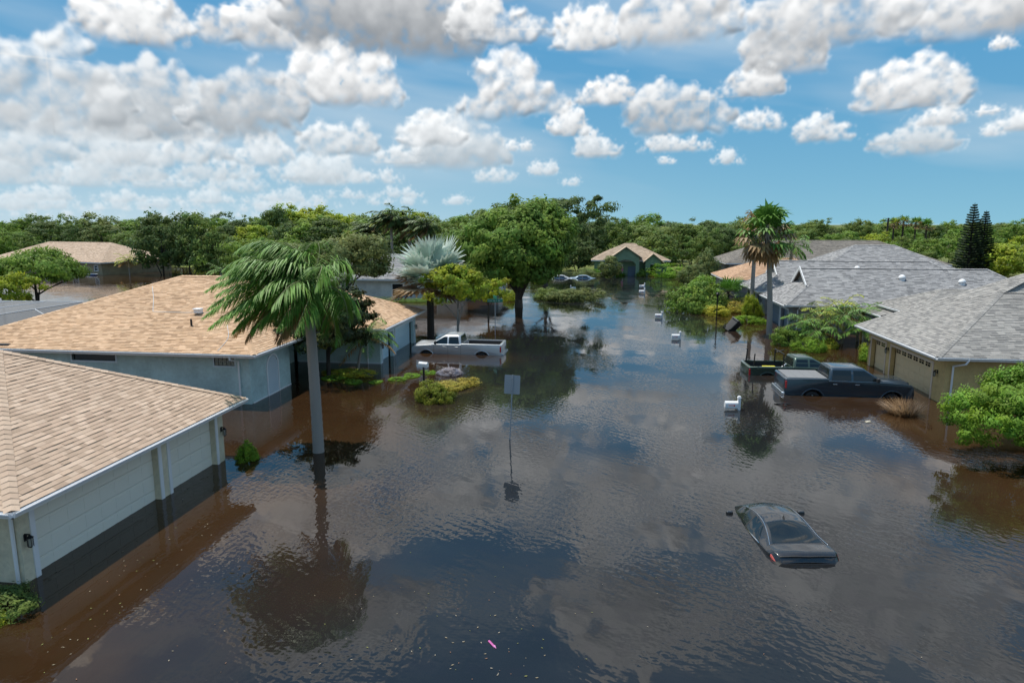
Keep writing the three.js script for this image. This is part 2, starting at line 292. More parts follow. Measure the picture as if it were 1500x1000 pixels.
// wind ripples: many short crossing waves whose strength drifts from patch to patch
function waves(n, size, from, to, count, seed, spread, patchy) {
  const R = mulberry(seed), list = [], h = new Float32Array(n * n);
  for (let k = 0; k < count; k++) {
    const wl = from * Math.pow(to / from, R()), a = 0.35 + (R() + R() + R() - 1.5) * spread, kx = Math.round(Math.cos(a) * size / wl), ky = Math.round(Math.sin(a) * size / wl);
    if (kx || ky) list.push([kx, ky, R() * 6.283, Math.pow(wl, 1.05)]);
  }
  for (const [kx, ky, ph, am] of list) {
    const sx = new Float32Array(n), cx = new Float32Array(n);
    for (let i = 0; i < n; i++) { const t = 2 * Math.PI * kx * i / n; sx[i] = Math.sin(t); cx[i] = Math.cos(t); }
    for (let j = 0; j < n; j++) { const t = 2 * Math.PI * ky * j / n + ph, s = Math.sin(t) * am, c = Math.cos(t) * am; for (let i = 0; i < n; i++) h[j * n + i] += sx[i] * c + cx[i] * s; }
  }
  let top = 0;
  for (let j = 0; j < n; j++) for (let i = 0; i < n; i++) { if (patchy) h[j * n + i] *= 0.18 + 1.5 * smooth(0.38, 0.66, tileFbm(i / n, j / n, 5, 3, seed)); top = Math.max(top, Math.abs(h[j * n + i])); }
  return { h, top };
}
{
  const n = 1536, size = 46, { h, top } = waves(n, size, 0.45, 3.6, 70, 5, 1.3, true);
  const d = new Float32Array(n * n * 4);
  for (let i = 0; i < n * n; i++) { const k = 0.5 + 0.5 * h[i] / top; d[4 * i] = d[4 * i + 1] = d[4 * i + 2] = k; d[4 * i + 3] = 1; }
  const bump = new THREE.DataTexture(d, n, n, THREE.RGBAFormat, THREE.FloatType); bump.wrapS = bump.wrapT = THREE.RepeatWrapping; bump.magFilter = THREE.LinearFilter; bump.minFilter = THREE.LinearFilter; bump.repeat.set(1 / size, 1 / size); bump.rotation = 0.3; bump.needsUpdate = true;
  const m = 1024, s2 = 11, w2 = waves(m, s2, 0.08, 0.45, 60, 11, 1.6, true), nm = new Uint8Array(m * m * 4), px = s2 / m, amp = 0.011 / w2.top;
  for (let j = 0; j < m; j++) for (let i = 0; i < m; i++) {
    const gx = (w2.h[j * m + (i + 1) % m] - w2.h[j * m + (i + m - 1) % m]) * amp / (2 * px), gy = (w2.h[((j + 1) % m) * m + i] - w2.h[((j + m - 1) % m) * m + i]) * amp / (2 * px), l = 1 / Math.hypot(gx, gy, 1), k = (j * m + i) * 4;
    nm[k] = 127.5 - 127.5 * gx * l; nm[k + 1] = 127.5 - 127.5 * gy * l; nm[k + 2] = 127.5 + 127.5 * l; nm[k + 3] = 255;
  }
  const normal = new THREE.DataTexture(nm, m, m); normal.wrapS = normal.wrapT = THREE.RepeatWrapping; normal.magFilter = THREE.LinearFilter; normal.minFilter = THREE.LinearMipmapLinearFilter; normal.generateMipmaps = true; normal.repeat.set(1 / s2, 1 / s2); normal.needsUpdate = true;
  // tea-brown flood: paler and redder over lawns and concrete drives, near black over the asphalt of the street
  const enc = (c) => 255 * (c <= 0.0031308 ? 12.92 * c : 1.055 * Math.pow(c, 1 / 2.4) - 0.055);
  const silt = dataTexture(512, (u, w) => {
    const x = u * 120 - 60, z = w * 120 - 0, n = fbm(x * 0.22 + 50, z * 0.22, 5) - 0.5, m = fbm(x * 0.9 + 9, z * 0.9, 4) - 0.5, street = smooth(-10 + n * 5, -5 + n * 5, x) * (1 - smooth(7 + n * 5, 12 + n * 5, x)), k = 1 + 0.5 * n + 0.35 * m;
    return [enc(k * lerp(0.031, 0.0125, street)), enc(k * lerp(0.0165, 0.0138, street)), enc(k * lerp(0.0075, 0.0155, street))];
  }, true); silt.wrapS = silt.wrapT = THREE.ClampToEdgeWrapping; silt.repeat.set(1 / 120, 1 / 120); silt.offset.set(0.5, 0);
  const water = new THREE.MeshPhysicalMaterial({ color: rgb(1, 1, 1), map: silt, roughness: 0.022, ior: 1.42, bumpMap: bump, bumpScale: 0.008, normalMap: normal, normalScale: new THREE.Vector2(0.27, 0.27) });
  const g = new THREE.PlaneGeometry(520, 420); g.rotateX(-Math.PI / 2); g.translate(0, 0, -120);
  const p = g.attributes.position, uv = g.attributes.uv; for (let i = 0; i < p.count; i++) uv.setXY(i, p.getX(i), -p.getZ(i));
  structure('flood_water', g, water);
}
console.log('setting done');

// ---------- shingled roofs ----------
const shingleMat = new THREE.MeshStandardMaterial({ roughness: 0.95, vertexColors: true, bumpMap: rep(grainTex, 6), bumpScale: 0.002 });
const tones = {
  tan: [[0.46, 0.345, 0.255], [0.42, 0.31, 0.228], [0.50, 0.38, 0.285], [0.375, 0.275, 0.20], [0.44, 0.325, 0.238]],
  orange: [[0.49, 0.325, 0.20], [0.43, 0.28, 0.168], [0.55, 0.375, 0.24], [0.37, 0.24, 0.145], [0.49, 0.335, 0.212]],
  grey: [[0.25, 0.243, 0.23], [0.215, 0.21, 0.20], [0.295, 0.285, 0.268], [0.18, 0.176, 0.17], [0.262, 0.252, 0.237]],
  cool: [[0.25, 0.25, 0.253], [0.205, 0.206, 0.21], [0.30, 0.30, 0.302], [0.165, 0.167, 0.172], [0.26, 0.26, 0.265]],
  pale: [[0.46, 0.35, 0.26], [0.42, 0.315, 0.23], [0.50, 0.385, 0.29], [0.39, 0.29, 0.21]],
  brown: [[0.17, 0.155, 0.135], [0.14, 0.128, 0.113], [0.20, 0.182, 0.16]],
  taupe: [[0.36, 0.28, 0.205], [0.32, 0.245, 0.18], [0.40, 0.315, 0.235]],
  rust: [[0.42, 0.27, 0.17], [0.37, 0.23, 0.14], [0.47, 0.31, 0.20]],
};
let tabSeed = 100;
// roof faces are lists of points whose first two are the eave; every tab lies tilted on the course below, its butt edge proud
function shingles(faces, tone, { course = 0.142, tab = 0.3, lift = 0.016, single = 0, eye = v(0, CAM_H, 0) } = {}) {
  const R = mulberry(tabSeed++), tabs = [];
  for (const f of faces) {
    const n = new THREE.Vector3().subVectors(f[1], f[0]).cross(new THREE.Vector3().subVectors(f[2], f[0])).normalize(); if (n.y < 0) n.negate();
    const u = new THREE.Vector3().subVectors(f[1], f[0]).normalize(), w = new THREE.Vector3().crossVectors(n, u); if (w.y < 0) w.negate();
    const p2 = f.map((p) => { const d = p.clone().sub(f[0]); return [d.dot(u), d.dot(w)]; }), top = Math.max(...p2.map((p) => p[1]));
    const span = (y) => { let a = 1e9, b = -1e9; for (let i = 0; i < p2.length; i++) { const [x0, y0] = p2[i], [x1, y1] = p2[(i + 1) % p2.length]; if ((y - y0) * (y - y1) <= 0 && Math.abs(y1 - y0) > 1e-9) { const x = x0 + (x1 - x0) * (y - y0) / (y1 - y0); a = Math.min(a, x); b = Math.max(b, x); } else if (Math.abs(y1 - y0) <= 1e-9 && Math.abs(y - y0) < 1e-6) { a = Math.min(a, x0, x1); b = Math.max(b, x0, x1); } } return [a, b]; };
    for (let r = 0, y = 0.002; y < top - 0.03; y += course, r++) {
      const y1 = Math.min(y + course + 0.012, top - 0.001), [l0, r0] = span(y), [l1, r1] = span(y1); if (r0 < l0) continue;
      let x = Math.min(l0, l1) - R() * tab;
      while (x < Math.max(r0, r1)) {
        const wd = tab * (0.62 + R() * 0.76), x1 = x + wd, a0 = clamp(x, l0, r0), b0 = clamp(x1, l0, r0), a1 = l1 <= r1 ? clamp(x, l1, r1) : a0, b1 = l1 <= r1 ? clamp(x1, l1, r1) : b0;
        if (b0 - a0 > 0.02 || b1 - a1 > 0.02) {
          const c = tone[R() * tone.length | 0], q3 = f[0].clone().addScaledVector(u, (a0 + b0) / 2).addScaledVector(w, y), k = (0.95 + R() * 0.1) * (1 + 0.22 * (fbm(q3.x * 0.55 + q3.y, q3.z * 0.55, 4) - 0.5)), whole = Math.abs(b0 - a0 - wd) < 1e-6 && Math.abs(b1 - a1 - wd) < 1e-6;
          tabs.push({ o: f[0], u, w, n, a0, b0, a1, b1, y0: y, y1, t: lift * (0.75 + R() * 0.5) * (R() < 0.4 ? 1.5 : 1), c: [c[0] * k, c[1] * k, c[2] * k], whole, tone: c });
        }
        x = x1;
      }
    }
  }
  const at = (q, x, y, t) => q.o.clone().addScaledVector(q.u, x).addScaledVector(q.w, y).addScaledVector(q.n, t);
  let picked = new Set();
  if (single) {
    const near = tabs.filter((q) => q.whole).map((q) => [at(q, q.a0, q.y0, 0).distanceTo(eye), q]).filter(([, q]) => q.visible !== false).sort((a, b) => a[0] - b[0]).slice(0, single);
    picked = new Set(near.map((x) => x[1]));
  }
  const pos = [], col = [], uv = [];
  for (const q of tabs) {
    if (picked.has(q)) continue;
    const A = at(q, q.a0, q.y0, q.t), B = at(q, q.b0, q.y0, q.t), C = at(q, q.b1, q.y1, 0.004), D = at(q, q.a1, q.y1, 0.004), A0 = at(q, q.a0, q.y0, 0), B0 = at(q, q.b0, q.y0, 0);
    const uvs = [[q.a0, q.y0], [q.b0, q.y0], [q.b1, q.y1], [q.a1, q.y1], [q.a0, q.y0 - 0.01], [q.b0, q.y0 - 0.01]];
    const V6 = [A, B, C, D, A0, B0], flip = new THREE.Vector3().crossVectors(q.u, q.w).dot(q.n) < 0;
    for (const t of [[0, 1, 2], [0, 2, 3], [4, 5, 1], [4, 1, 0], [4, 0, 3], [5, 2, 1]]) for (const i of flip ? [t[0], t[2], t[1]] : t) { pos.push(V6[i].x, V6[i].y, V6[i].z); uv.push(...uvs[i]); col.push(...q.c); }
  }
  const g = new THREE.BufferGeometry(); g.setAttribute('position', new THREE.Float32BufferAttribute(pos, 3)); g.setAttribute('uv', new THREE.Float32BufferAttribute(uv, 2)); g.setAttribute('color', new THREE.Float32BufferAttribute(col, 3)); g.computeVertexNormals();
  return { field: g, singles: [...picked], at };
}
const toneMats = new Map();
function toneMat(c) { const k = c.join(); if (!toneMats.has(k)) toneMats.set(k, [0.93, 1, 1.07].map((s) => new THREE.MeshStandardMaterial({ color: rgb(c[0] * s, c[1] * s, c[2] * s), roughness: 0.95, bumpMap: shingleMat.bumpMap, bumpScale: 0.002 }))); return toneMats.get(k); }
const wedge = (() => {                                                // a unit shingle: thick at the butt (y = 0), thin at the head
  const P = [[0, 0, 0], [1, 0, 0], [1, 1, 0], [0, 1, 0], [0, 0, 1], [1, 0, 1], [1, 1, 0.25], [0, 1, 0.25]].map((p) => new THREE.Vector3(...p));
  const g = join([[4, 5, 6, 7], [0, 1, 5, 4], [1, 2, 6, 5], [2, 3, 7, 6], [3, 0, 4, 7]].map((f) => poly(f.map((i) => P[i])))); return g;
})();
function addRoof(house, faces, tone, opts = {}, caps = []) {
  const deck = part(house, 'roof', faces.map((f) => { const g = poly(f); return g; }), M.deck);
  const { field, singles, at } = shingles(faces, tone, opts);
  const fieldMesh = part(deck, 'shingles', field, shingleMat); fieldMesh.userData.kind = 'stuff';
  const R = mulberry(tabSeed++);
  for (const q of singles) {
    const m = part(deck, 'shingle', wedge, toneMat(q.tone)[R() * 3 | 0]), o = at(q, q.a0, q.y0, 0.001);
    const X = q.u.clone().multiplyScalar(q.b0 - q.a0), Y = q.w.clone().multiplyScalar(q.y1 - q.y0), Z = q.n.clone().multiplyScalar(q.t);
    if (new THREE.Vector3().crossVectors(X, Y).dot(Z) < 0) { o.add(X); X.negate(); }
    m.applyMatrix4(new THREE.Matrix4().makeBasis(X, Y, Z).setPosition(o));
  }
  if (caps.length) {                                                  // bent cap tabs over hips and ridges
    for (const [a, b] of caps) {
      const pos = [], col = [], uv = [], d = new THREE.Vector3().subVectors(b, a), L = d.length(); d.normalize(); const side = new THREE.Vector3(-d.z, 0, d.x).normalize(), up = new THREE.Vector3().crossVectors(side, d); if (up.y < 0) up.negate();
      for (let s = 0; s < L; s += 0.21) {
        const e = Math.min(s + 0.23, L), k = 0.93 + R() * 0.14, c = tone[R() * Math.min(3, tone.length) | 0];
        const p = (q, x, h) => a.clone().addScaledVector(d, q).addScaledVector(side, x).addScaledVector(up, h);
        for (const sg of [-1, 1]) {
          const q = [p(s, 0, 0.045), p(s, sg * 0.15, -0.012), p(e, sg * 0.15, -0.022), p(e, 0, 0.03)];
          for (const i of sg > 0 ? [0, 1, 2, 0, 2, 3] : [0, 2, 1, 0, 3, 2]) { pos.push(q[i].x, q[i].y, q[i].z); uv.push(s, i); col.push(c[0] * k, c[1] * k, c[2] * k); }
        }
      }
      const g = new THREE.BufferGeometry(); g.setAttribute('position', new THREE.Float32BufferAttribute(pos, 3)); g.setAttribute('uv', new THREE.Float32BufferAttribute(uv, 2)); g.setAttribute('color', new THREE.Float32BufferAttribute(col, 3)); g.computeVertexNormals();
      part(deck, 'ridge_cap', g, shingleMat);
    }
  }
  return deck;
}
// fascia, gutter and soffit along one eave; t > 0 is the right-hand side seen from the first point to the second, `out` says which side is outdoors
function eave(house, x0, z0, x1, z1, h, out, { depth = 0.55, gutter = true, mat = M.white } = {}) {
  const f = frame(x0, z0, x1, z1), o = out;
  part(house, 'fascia', f.box(0, f.len, h - 0.17, h - 0.015, -o * 0.03, 0), mat);
  part(house, 'soffit', f.box(0.02, f.len - 0.02, h - 0.168, h - 0.150, -o * depth, -o * 0.031), M.soffit);
  if (gutter) {
    const s = new THREE.Shape(); s.moveTo(0, 0); s.lineTo(0.075, 0); s.quadraticCurveTo(0.085, 0.05, 0.12, 0.075); s.lineTo(0.12, 0.11); s.lineTo(0.105, 0.11); s.lineTo(0.10, 0.085); s.lineTo(0.012, 0.02); s.lineTo(0.012, 0.11); s.lineTo(0, 0.11);
    const g = new THREE.ExtrudeGeometry(s, { depth: f.len + 0.04, bevelEnabled: false }); const q = new THREE.Matrix4().makeBasis(new THREE.Vector3(0, 0, o), new THREE.Vector3(0, 1, 0), new THREE.Vector3(o < 0 ? 1 : -1, 0, 0));
    g.applyMatrix4(q); if (o > 0) g.translate(f.len, 0, 0); g.translate(o < 0 ? -0.02 : 0.02, h - 0.125, o * 0.003);
    part(house, 'gutter', f.geo(g), mat);
  }
  return f;
}
function wall(house, x0, z0, x1, z1, top, inward, mat, openings = [], { bottom = -0.75, thick = 0.2, name = 'wall' } = {}) {
  const f = frame(x0, z0, x1, z1), list = []; let s = 0;
  for (const [a, b, y0, y1] of [...openings].sort((p, q) => p[0] - q[0])) {
    if (a > s) list.push(f.box(s, a, bottom, top, 0, inward * thick));
    if (y0 > bottom) list.push(f.box(a, b, bottom, y0, 0, inward * thick));
    if (y1 < top) list.push(f.box(a, b, y1, top, 0, inward * thick));
    s = b;
  }
  if (s < f.len) list.push(f.box(s, f.len, bottom, top, 0, inward * thick));
  part(house, name, list, mat); return f;
}
function garageDoor(house, f, a, b, y1, inward, mat, trim, { sections = 5, lites = 0, trimW = 0.1, recess = 0.17, cols = 6, open = -0.62 } = {}) {
  const door = part(house, 'garage_door', f.box(a - 0.02, b + 0.02, open, y1 + 0.02, inward * (recess + 0.05), inward * (recess + 0.09)), mat);
  const sh = (y1 - open) / sections;
  for (let k = 0; k < sections; k++) {
    const y0 = open + k * sh + 0.004, yy = open + (k + 1) * sh - 0.004; if (yy < -0.05) continue;
    const list = [f.box(a + 0.005, b - 0.005, y0, yy, inward * recess, inward * (recess + 0.045), 0.006)], w = (b - a) / cols, isTop = k === sections - 1;
    for (let c = 0; c < cols; c++) if (!(isTop && lites)) list.push(f.box(a + c * w + 0.06, a + (c + 1) * w - 0.06, y0 + 0.07, yy - 0.07, inward * (recess - 0.008), inward * (recess + 0.01), 0.005));
    const sec = part(door, 'door_section', list, mat);
    if (isTop && lites) {
      const lw = (b - a) / lites;
      for (let c = 0; c < lites; c++) {
        const l = a + c * lw + lw * 0.14, r = a + (c + 1) * lw - lw * 0.14, lo = y0 + 0.13, hi = yy - 0.08, m = (l + r) / 2, my = (lo + hi) / 2;
        part(door, 'window_pane', f.box(l, r, lo, hi, inward * (recess - 0.004), inward * (recess + 0.012)), M.darkGlass);
        part(door, 'window_grille', [f.box(m - 0.012, m + 0.012, lo, hi, inward * (recess - 0.014), inward * (recess - 0.006)), f.box(l, r, my - 0.012, my + 0.012, inward * (recess - 0.0142), inward * (recess - 0.0062))], mat);
      }
    }
    sec.userData.note = undefined; delete sec.userData.note;
  }
  part(house, 'door_trim', f.box(a - trimW, a, -0.7, y1, -inward * 0.03, inward * 0.0), trim);
  part(house, 'door_trim', f.box(b, b + trimW, -0.7, y1, -inward * 0.03, inward * 0.0), trim);
  part(house, 'door_trim', f.box(a - trimW, b + trimW, y1, y1 + trimW, -inward * 0.032, 0), trim);
}
function wallLamp(house, f, s, y, out) {
  const lamp = part(house, 'wall_lamp', [f.box(s - 0.04, s + 0.04, y - 0.05, y + 0.12, 0.0, out * 0.03, 0.01), f.box(s - 0.012, s + 0.012, y + 0.10, y + 0.13, 0, out * 0.14), f.geo(new THREE.CylinderGeometry(0.02, 0.085, 0.06, 6).translate(s, y + 0.07, out * 0.13)), f.geo(new THREE.CylinderGeometry(0.045, 0.03, 0.03, 6).translate(s, y - 0.185, out * 0.13)),
    ...[0, 1, 2, 3, 4, 5].map((k) => { const a = k / 6 * 6.283; return f.geo(new THREE.BoxGeometry(0.01, 0.22, 0.01).translate(s + Math.cos(a) * 0.062, y - 0.065, out * 0.13 + Math.sin(a) * 0.062)); })], M.iron);
  part(lamp, 'lamp_glass', f.geo(new THREE.CylinderGeometry(0.06, 0.045, 0.2, 6).translate(s, y - 0.065, out * 0.13)), M.lampGlass);
}
function downspout(house, pts, mat = M.white) { part(house, 'downspout', pts.slice(1).map((p, i) => { const a = pts[i], d = new THREE.Vector3().subVectors(p, a), L = d.length(), g = new RoundedBoxGeometry(0.075, L + 0.05, 0.06, 2, 0.012); g.applyQuaternion(new THREE.Quaternion().setFromUnitVectors(new THREE.Vector3(0, 1, 0), d.normalize())); const c = a.clone().lerp(p, 0.5); return g.translate(c.x, c.y, c.z); }), mat); }

// ---------- houses ----------
// the near house on the left: cream stucco, a double and a single garage door, brown shingles
{
  const h = thing('garage_house', 'cream house with tan shingled hip roof and two pale garage doors', 'house');
  const E = 2.1, x1 = -12.5, z0 = 12.3, z1 = 22.1, ap = v(-17.3, 4.62, 17.2), wr = v(-27, 4.62, 17.2);
  const SE = v(x1, E, z0), NE = v(x1, E, z1), SW = v(-27, E, z0), NW = v(-27, E, z1);
  addRoof(h, [[SE, NE, ap], [SW, SE, ap, wr], [NE, NW, wr, ap]], tones.tan, { single: 300, tab: 0.27 }, [[SE, ap], [NE, ap], [ap, wr]]);
  const f = wall(h, -13.08, 13.0, -13.08, 21.5, E - 0.15, -1, M.cream, [[0.42, 4.95, -0.75, 1.72], [5.5, 8.0, -0.75, 1.72]]);
  garageDoor(h, f, 0.42, 4.95, 1.72, -1, M.doorGrey, M.white, { cols: 8, trimW: 0.14, recess: 0.19 });
  garageDoor(h, f, 5.5, 8.0, 1.72, -1, M.doorGrey, M.white, { cols: 4, trimW: 0.13, recess: 0.19 });
  wallLamp(h, f, 0.12, 1.05, 1); wallLamp(h, f, 8.36, 1.12, 1);
  wall(h, -27, 13.0, -13.28, 13.0, E - 0.15, -1, M.cream); wall(h, -27, 21.5, -13.28, 21.5, E - 0.15, 1, M.cream);
  eave(h, x1, z0, x1, z1, E, 1, { depth: 0.58 }); eave(h, -27, z0, x1, z0, E, 1, { depth: 0.7 }); eave(h, -27, z1, x1, z1, E, -1, { depth: 0.6 });
  downspout(h, [v(-12.9, 1.98, 12.5), v(-13.0, 1.8, 12.92), v(-13.22, 1.7, 12.95), v(-13.22, -0.5, 12.95)]);
  settle(h, -19, 17.2);
}
// the blue house: hip-roofed body, garage wing towards the street
{
  const h = thing('blue_house', 'blue stucco house with orange tan shingled roof and arched white shutter', 'house');
  const E = 2.45, SE = v(-15.35, E, 28.1), SW = v(-31.7, E, 28.1), NE = v(-15.35, E, 44), NW = v(-31.7, E, 44), aR = v(-21.1, 5.3, 36), aL = v(-23.7, 5.3, 36);
  addRoof(h, [[SW, SE, aR, aL], [SE, NE, aR], [NE, NW, aL, aR], [NW, SW, aL]], tones.orange, { tab: 0.27, course: 0.142 }, [[SE, aR], [SW, aL], [aL, aR], [NW, aL], [NE, aR]]);
  const f = wall(h, -31.2, 28.7, -15.95, 28.7, E - 0.15, -1, M.blue, [[6.35, 8.6, 1.86, 2.18], [13.55, 14.55, 1.78, 2.17]]);
  const lw = part(h, 'window', [f.box(6.28, 8.67, 1.78, 1.86, 0.03, -0.05), f.box(6.28, 8.67, 2.18, 2.25, 0.03, -0.05), f.box(6.28, 6.35, 1.86, 2.18, 0.03, -0.05), f.box(8.6, 8.67, 1.86, 2.18, 0.03, -0.05)], M.trimBlue);
  part(lw, 'pane', f.box(6.35, 8.6, 1.86, 2.18, -0.08, -0.1), M.darkGlass);
  const gb = part(h, 'glass_block_window', [f.box(13.5, 14.6, 1.72, 1.78, 0.02, -0.05), f.box(13.5, 14.6, 2.17, 2.2, 0.02, -0.05), f.box(13.5, 13.55, 1.78, 2.17, 0.02, -0.05), f.box(14.55, 14.6, 1.78, 2.17, 0.02, -0.05), f.box(13.55, 14.55, 1.78, 2.17, -0.09, -0.12)], M.trimBlue);
  const blockMat = new THREE.MeshPhysicalMaterial({ color: rgb(0.22, 0.23, 0.2), roughness: 0.12, clearcoat: 0.6 });
  for (let i = 0; i < 5; i++) for (let j = 0; j < 2; j++) part(gb, 'glass_block', f.box(13.565 + i * 0.2, 13.735 + i * 0.2, 1.79 + j * 0.195, 1.965 + j * 0.195, -0.015, -0.09, 0.015), blockMat);
  const fe = wall(h, -15.95, 28.9, -15.95, 32.75, E - 0.15, -1, M.blue);
  const sh = new THREE.Shape(); sh.moveTo(-0.62, -0.35); sh.lineTo(0.62, -0.35); sh.lineTo(0.62, 1.1); sh.absarc(0, 1.1, 0.62, 0, Math.PI, false); sh.lineTo(-0.62, -0.35);
  const inner = new THREE.Path(); inner.moveTo(-0.52, -0.24); inner.lineTo(0.52, -0.24); inner.lineTo(0.52, 1.1); inner.absarc(0, 1.1, 0.52, 0, Math.PI, false); inner.lineTo(-0.52, -0.24); sh.holes.push(inner);
  const shut = part(h, 'shutter', fe.geo(new THREE.ExtrudeGeometry(sh, { depth: 0.05, bevelEnabled: false }).translate(1.95, 0.28, 0.002)), M.white);
  for (let k = 0; k < 9; k++) { const x = -0.46 + k * 0.115, t = 1.1 + Math.sqrt(Math.max(0, 0.51 * 0.51 - x * x)); part(shut, 'slat', fe.box(1.95 + x - 0.045, 1.95 + x + 0.045, 0.05, 0.26 + t, 0.003, 0.028, 0.008), M.trimBlue); }
  part(h, 'base_trim', fe.box(0, fe.len, -0.3, 0.05, 0.001, 0.025), M.white);
  wall(h, -31.2, 28.9, -31.2, 43.5, E - 0.15, 1, M.blue); wall(h, -18.4, 32.75, -16.16, 32.75, E - 0.15, 1, M.blue); wall(h, -18.4, 32.95, -18.4, 38.4, E - 0.15, -1, M.blue); wall(h, -31.2, 43.5, -16, 43.5, E - 0.15, 1, M.blue);
  eave(h, -31.7, 28.1, -15.35, 28.1, E, 1, { depth: 0.6 }); eave(h, -15.35, 28.1, -15.35, 38.0, E, 1, { depth: 0.6 }); eave(h, -31.7, 28.1, -31.7, 44, E, -1);
  downspout(h, [v(-16.5, 2.36, 28.02), v(-16.5, 2.2, 28.06), v(-16.42, 2.02, 28.62), v(-16.42, -0.5, 28.62)]);
  downspout(h, [v(-28.2, 2.36, 28.02), v(-28.2, 2.15, 28.1), v(-28.2, 1.95, 28.62), v(-28.2, -0.5, 28.62)]);
  part(h, 'solar_pipe', boxAt(-31.5, -27.8, E + 0.08, E + 0.16, 28.3, 28.5, 0.03), M.black);
  // white flashing lines, roof vents
  const on = (x, z) => v(x, 2.45 + (z - 28.1) * 2.85 / 7.9 + 0.03, z);
  part(h, 'flashing', [tube([on(-24.6, 34.6), on(-23.6, 33.2), on(-22.7, 31.8)], 0.012, 0.012, 4, 6), tube([on(-22.7, 31.8), on(-20.9, 31.75), on(-19.4, 31.8)], 0.009, 0.009, 4, 4), tube([on(-18.0, 30.6), on(-17.3, 29.4), on(-17.2, 28.3)], 0.011, 0.011, 4, 6)], M.trimBlue);
  const vx = -20.15, vz = 31.7, vy = on(vx, vz).y;
  part(h, 'roof_vent', [boxAt(vx - 0.17, vx + 0.17, vy, vy + 0.2, vz - 0.15, vz + 0.15, 0.03), boxAt(vx - 0.2, vx + 0.2, vy + 0.19, vy + 0.25, vz - 0.2, vz + 0.16, 0.025)], M.white);
  part(h, 'vent_pipe', new THREE.CylinderGeometry(0.05, 0.05, 0.34, 10).translate(-19.8, on(-19.8, 30.5).y + 0.13, -30.5), M.black);
  // garage wing
  const e2 = 2.2, a = v(-12.5, e2, 37.8), b = v(-12.5, e2, 46.7), ap = v(-16.95, 4.05, 42.25), w0 = v(-24, e2, 37.8), w1 = v(-24, e2, 46.7), rw = v(-24, 4.05, 42.25);
  addRoof(h, [[a, b, ap], [w0, a, ap, rw], [b, w1, rw, ap]], tones.orange, { tab: 0.27, course: 0.142 }, [[a, ap], [b, ap], [ap, rw]]);
  const g = wall(h, -13.0, 38.4, -13.0, 46.15, e2 - 0.15, -1, M.blue, [[0.4, 2.5, -0.75, 1.62], [3.05, 7.25, -0.75, 1.62]]);
  garageDoor(h, g, 0.4, 2.5, 1.62, -1, M.blueDoor, M.trimBlue, { cols: 3, trimW: 0.12, recess: 0.3 });
  garageDoor(h, g, 3.05, 7.25, 1.62, -1, M.blueDoor, M.trimBlue, { cols: 8, trimW: 0.12, recess: 0.3 });
  wallLamp(h, g, 0.14, 1.1, 1); wallLamp(h, g, 7.55, 1.15, 1);
  wall(h, -18.2, 38.4, -13.2, 38.4, e2 - 0.15, -1, M.blue); wall(h, -24, 46.15, -13.2, 46.15, e2 - 0.15, 1, M.blue);
  part(h, 'base_trim', [frame(-18.2, 38.4, -13.0, 38.4).box(0.1, 5.22, -0.3, 0.09, 0.002, 0.03), g.box(-0.028, 0.26, -0.3, 0.09, 0.002, 0.03)], M.trimBlue);
  downspout(h, [v(-13.75, 2.1, 37.75), v(-13.75, 1.95, 37.9), v(-13.75, 1.8, 38.33), v(-13.75, -0.5, 38.33)]);
  eave(h, -12.5, 37.8, -12.5, 46.7, e2, 1, { depth: 0.5 }); eave(h, -17.5, 37.8, -12.5, 37.8, e2, 1, { depth: 0.6 }); eave(h, -24, 46.7, -12.5, 46.7, e2, -1);
  settle(h, -23, 36);
}
// the screened pool cage behind the blue house
{
  const t = thing('pool_cage', 'dark mesh pool cage with pale aluminium frame beside the blue house', 'pool enclosure');
  const lo = 2.0, hi = 3.1, o = [[-45, 31], [-32.2, 31], [-32.2, 43], [-45, 43]], i = [[-42, 33.2], [-34.2, 33.2], [-34.2, 40.8], [-42, 40.8]];
  const bars = [], L = o.map(([x, z]) => v(x, lo, z)), U = i.map(([x, z]) => v(x, hi, z)), B = o.map(([x, z]) => v(x, -0.6, z));
  for (let k = 0; k < 4; k++) {
    const n = (k + 1) % 4;
    part(t, 'screen_panel', [poly([L[k], L[n], U[n], U[k]]), poly([B[k], B[n], L[n], L[k]])], M.screen);
    for (const [a, b] of [[L[k], L[n]], [U[k], U[n]], [L[k], U[k]], [B[k], L[k]], [L[k].clone().lerp(L[n], 0.5), U[k].clone().lerp(U[n], 0.5)], [B[k].clone().lerp(B[n], 0.5), L[k].clone().lerp(L[n], 0.5)]]) part(t, 'frame_bar', bar(a, b, 0.035, 6), M.galv);
  }
  part(t, 'screen_panel', poly(U), M.screen);
  for (const q of [0.33, 0.66]) part(t, 'frame_bar', bar(U[0].clone().lerp(U[1], q), U[3].clone().lerp(U[2], q), 0.035, 6), M.galv);
  settle(t, -38.5, 37);
}
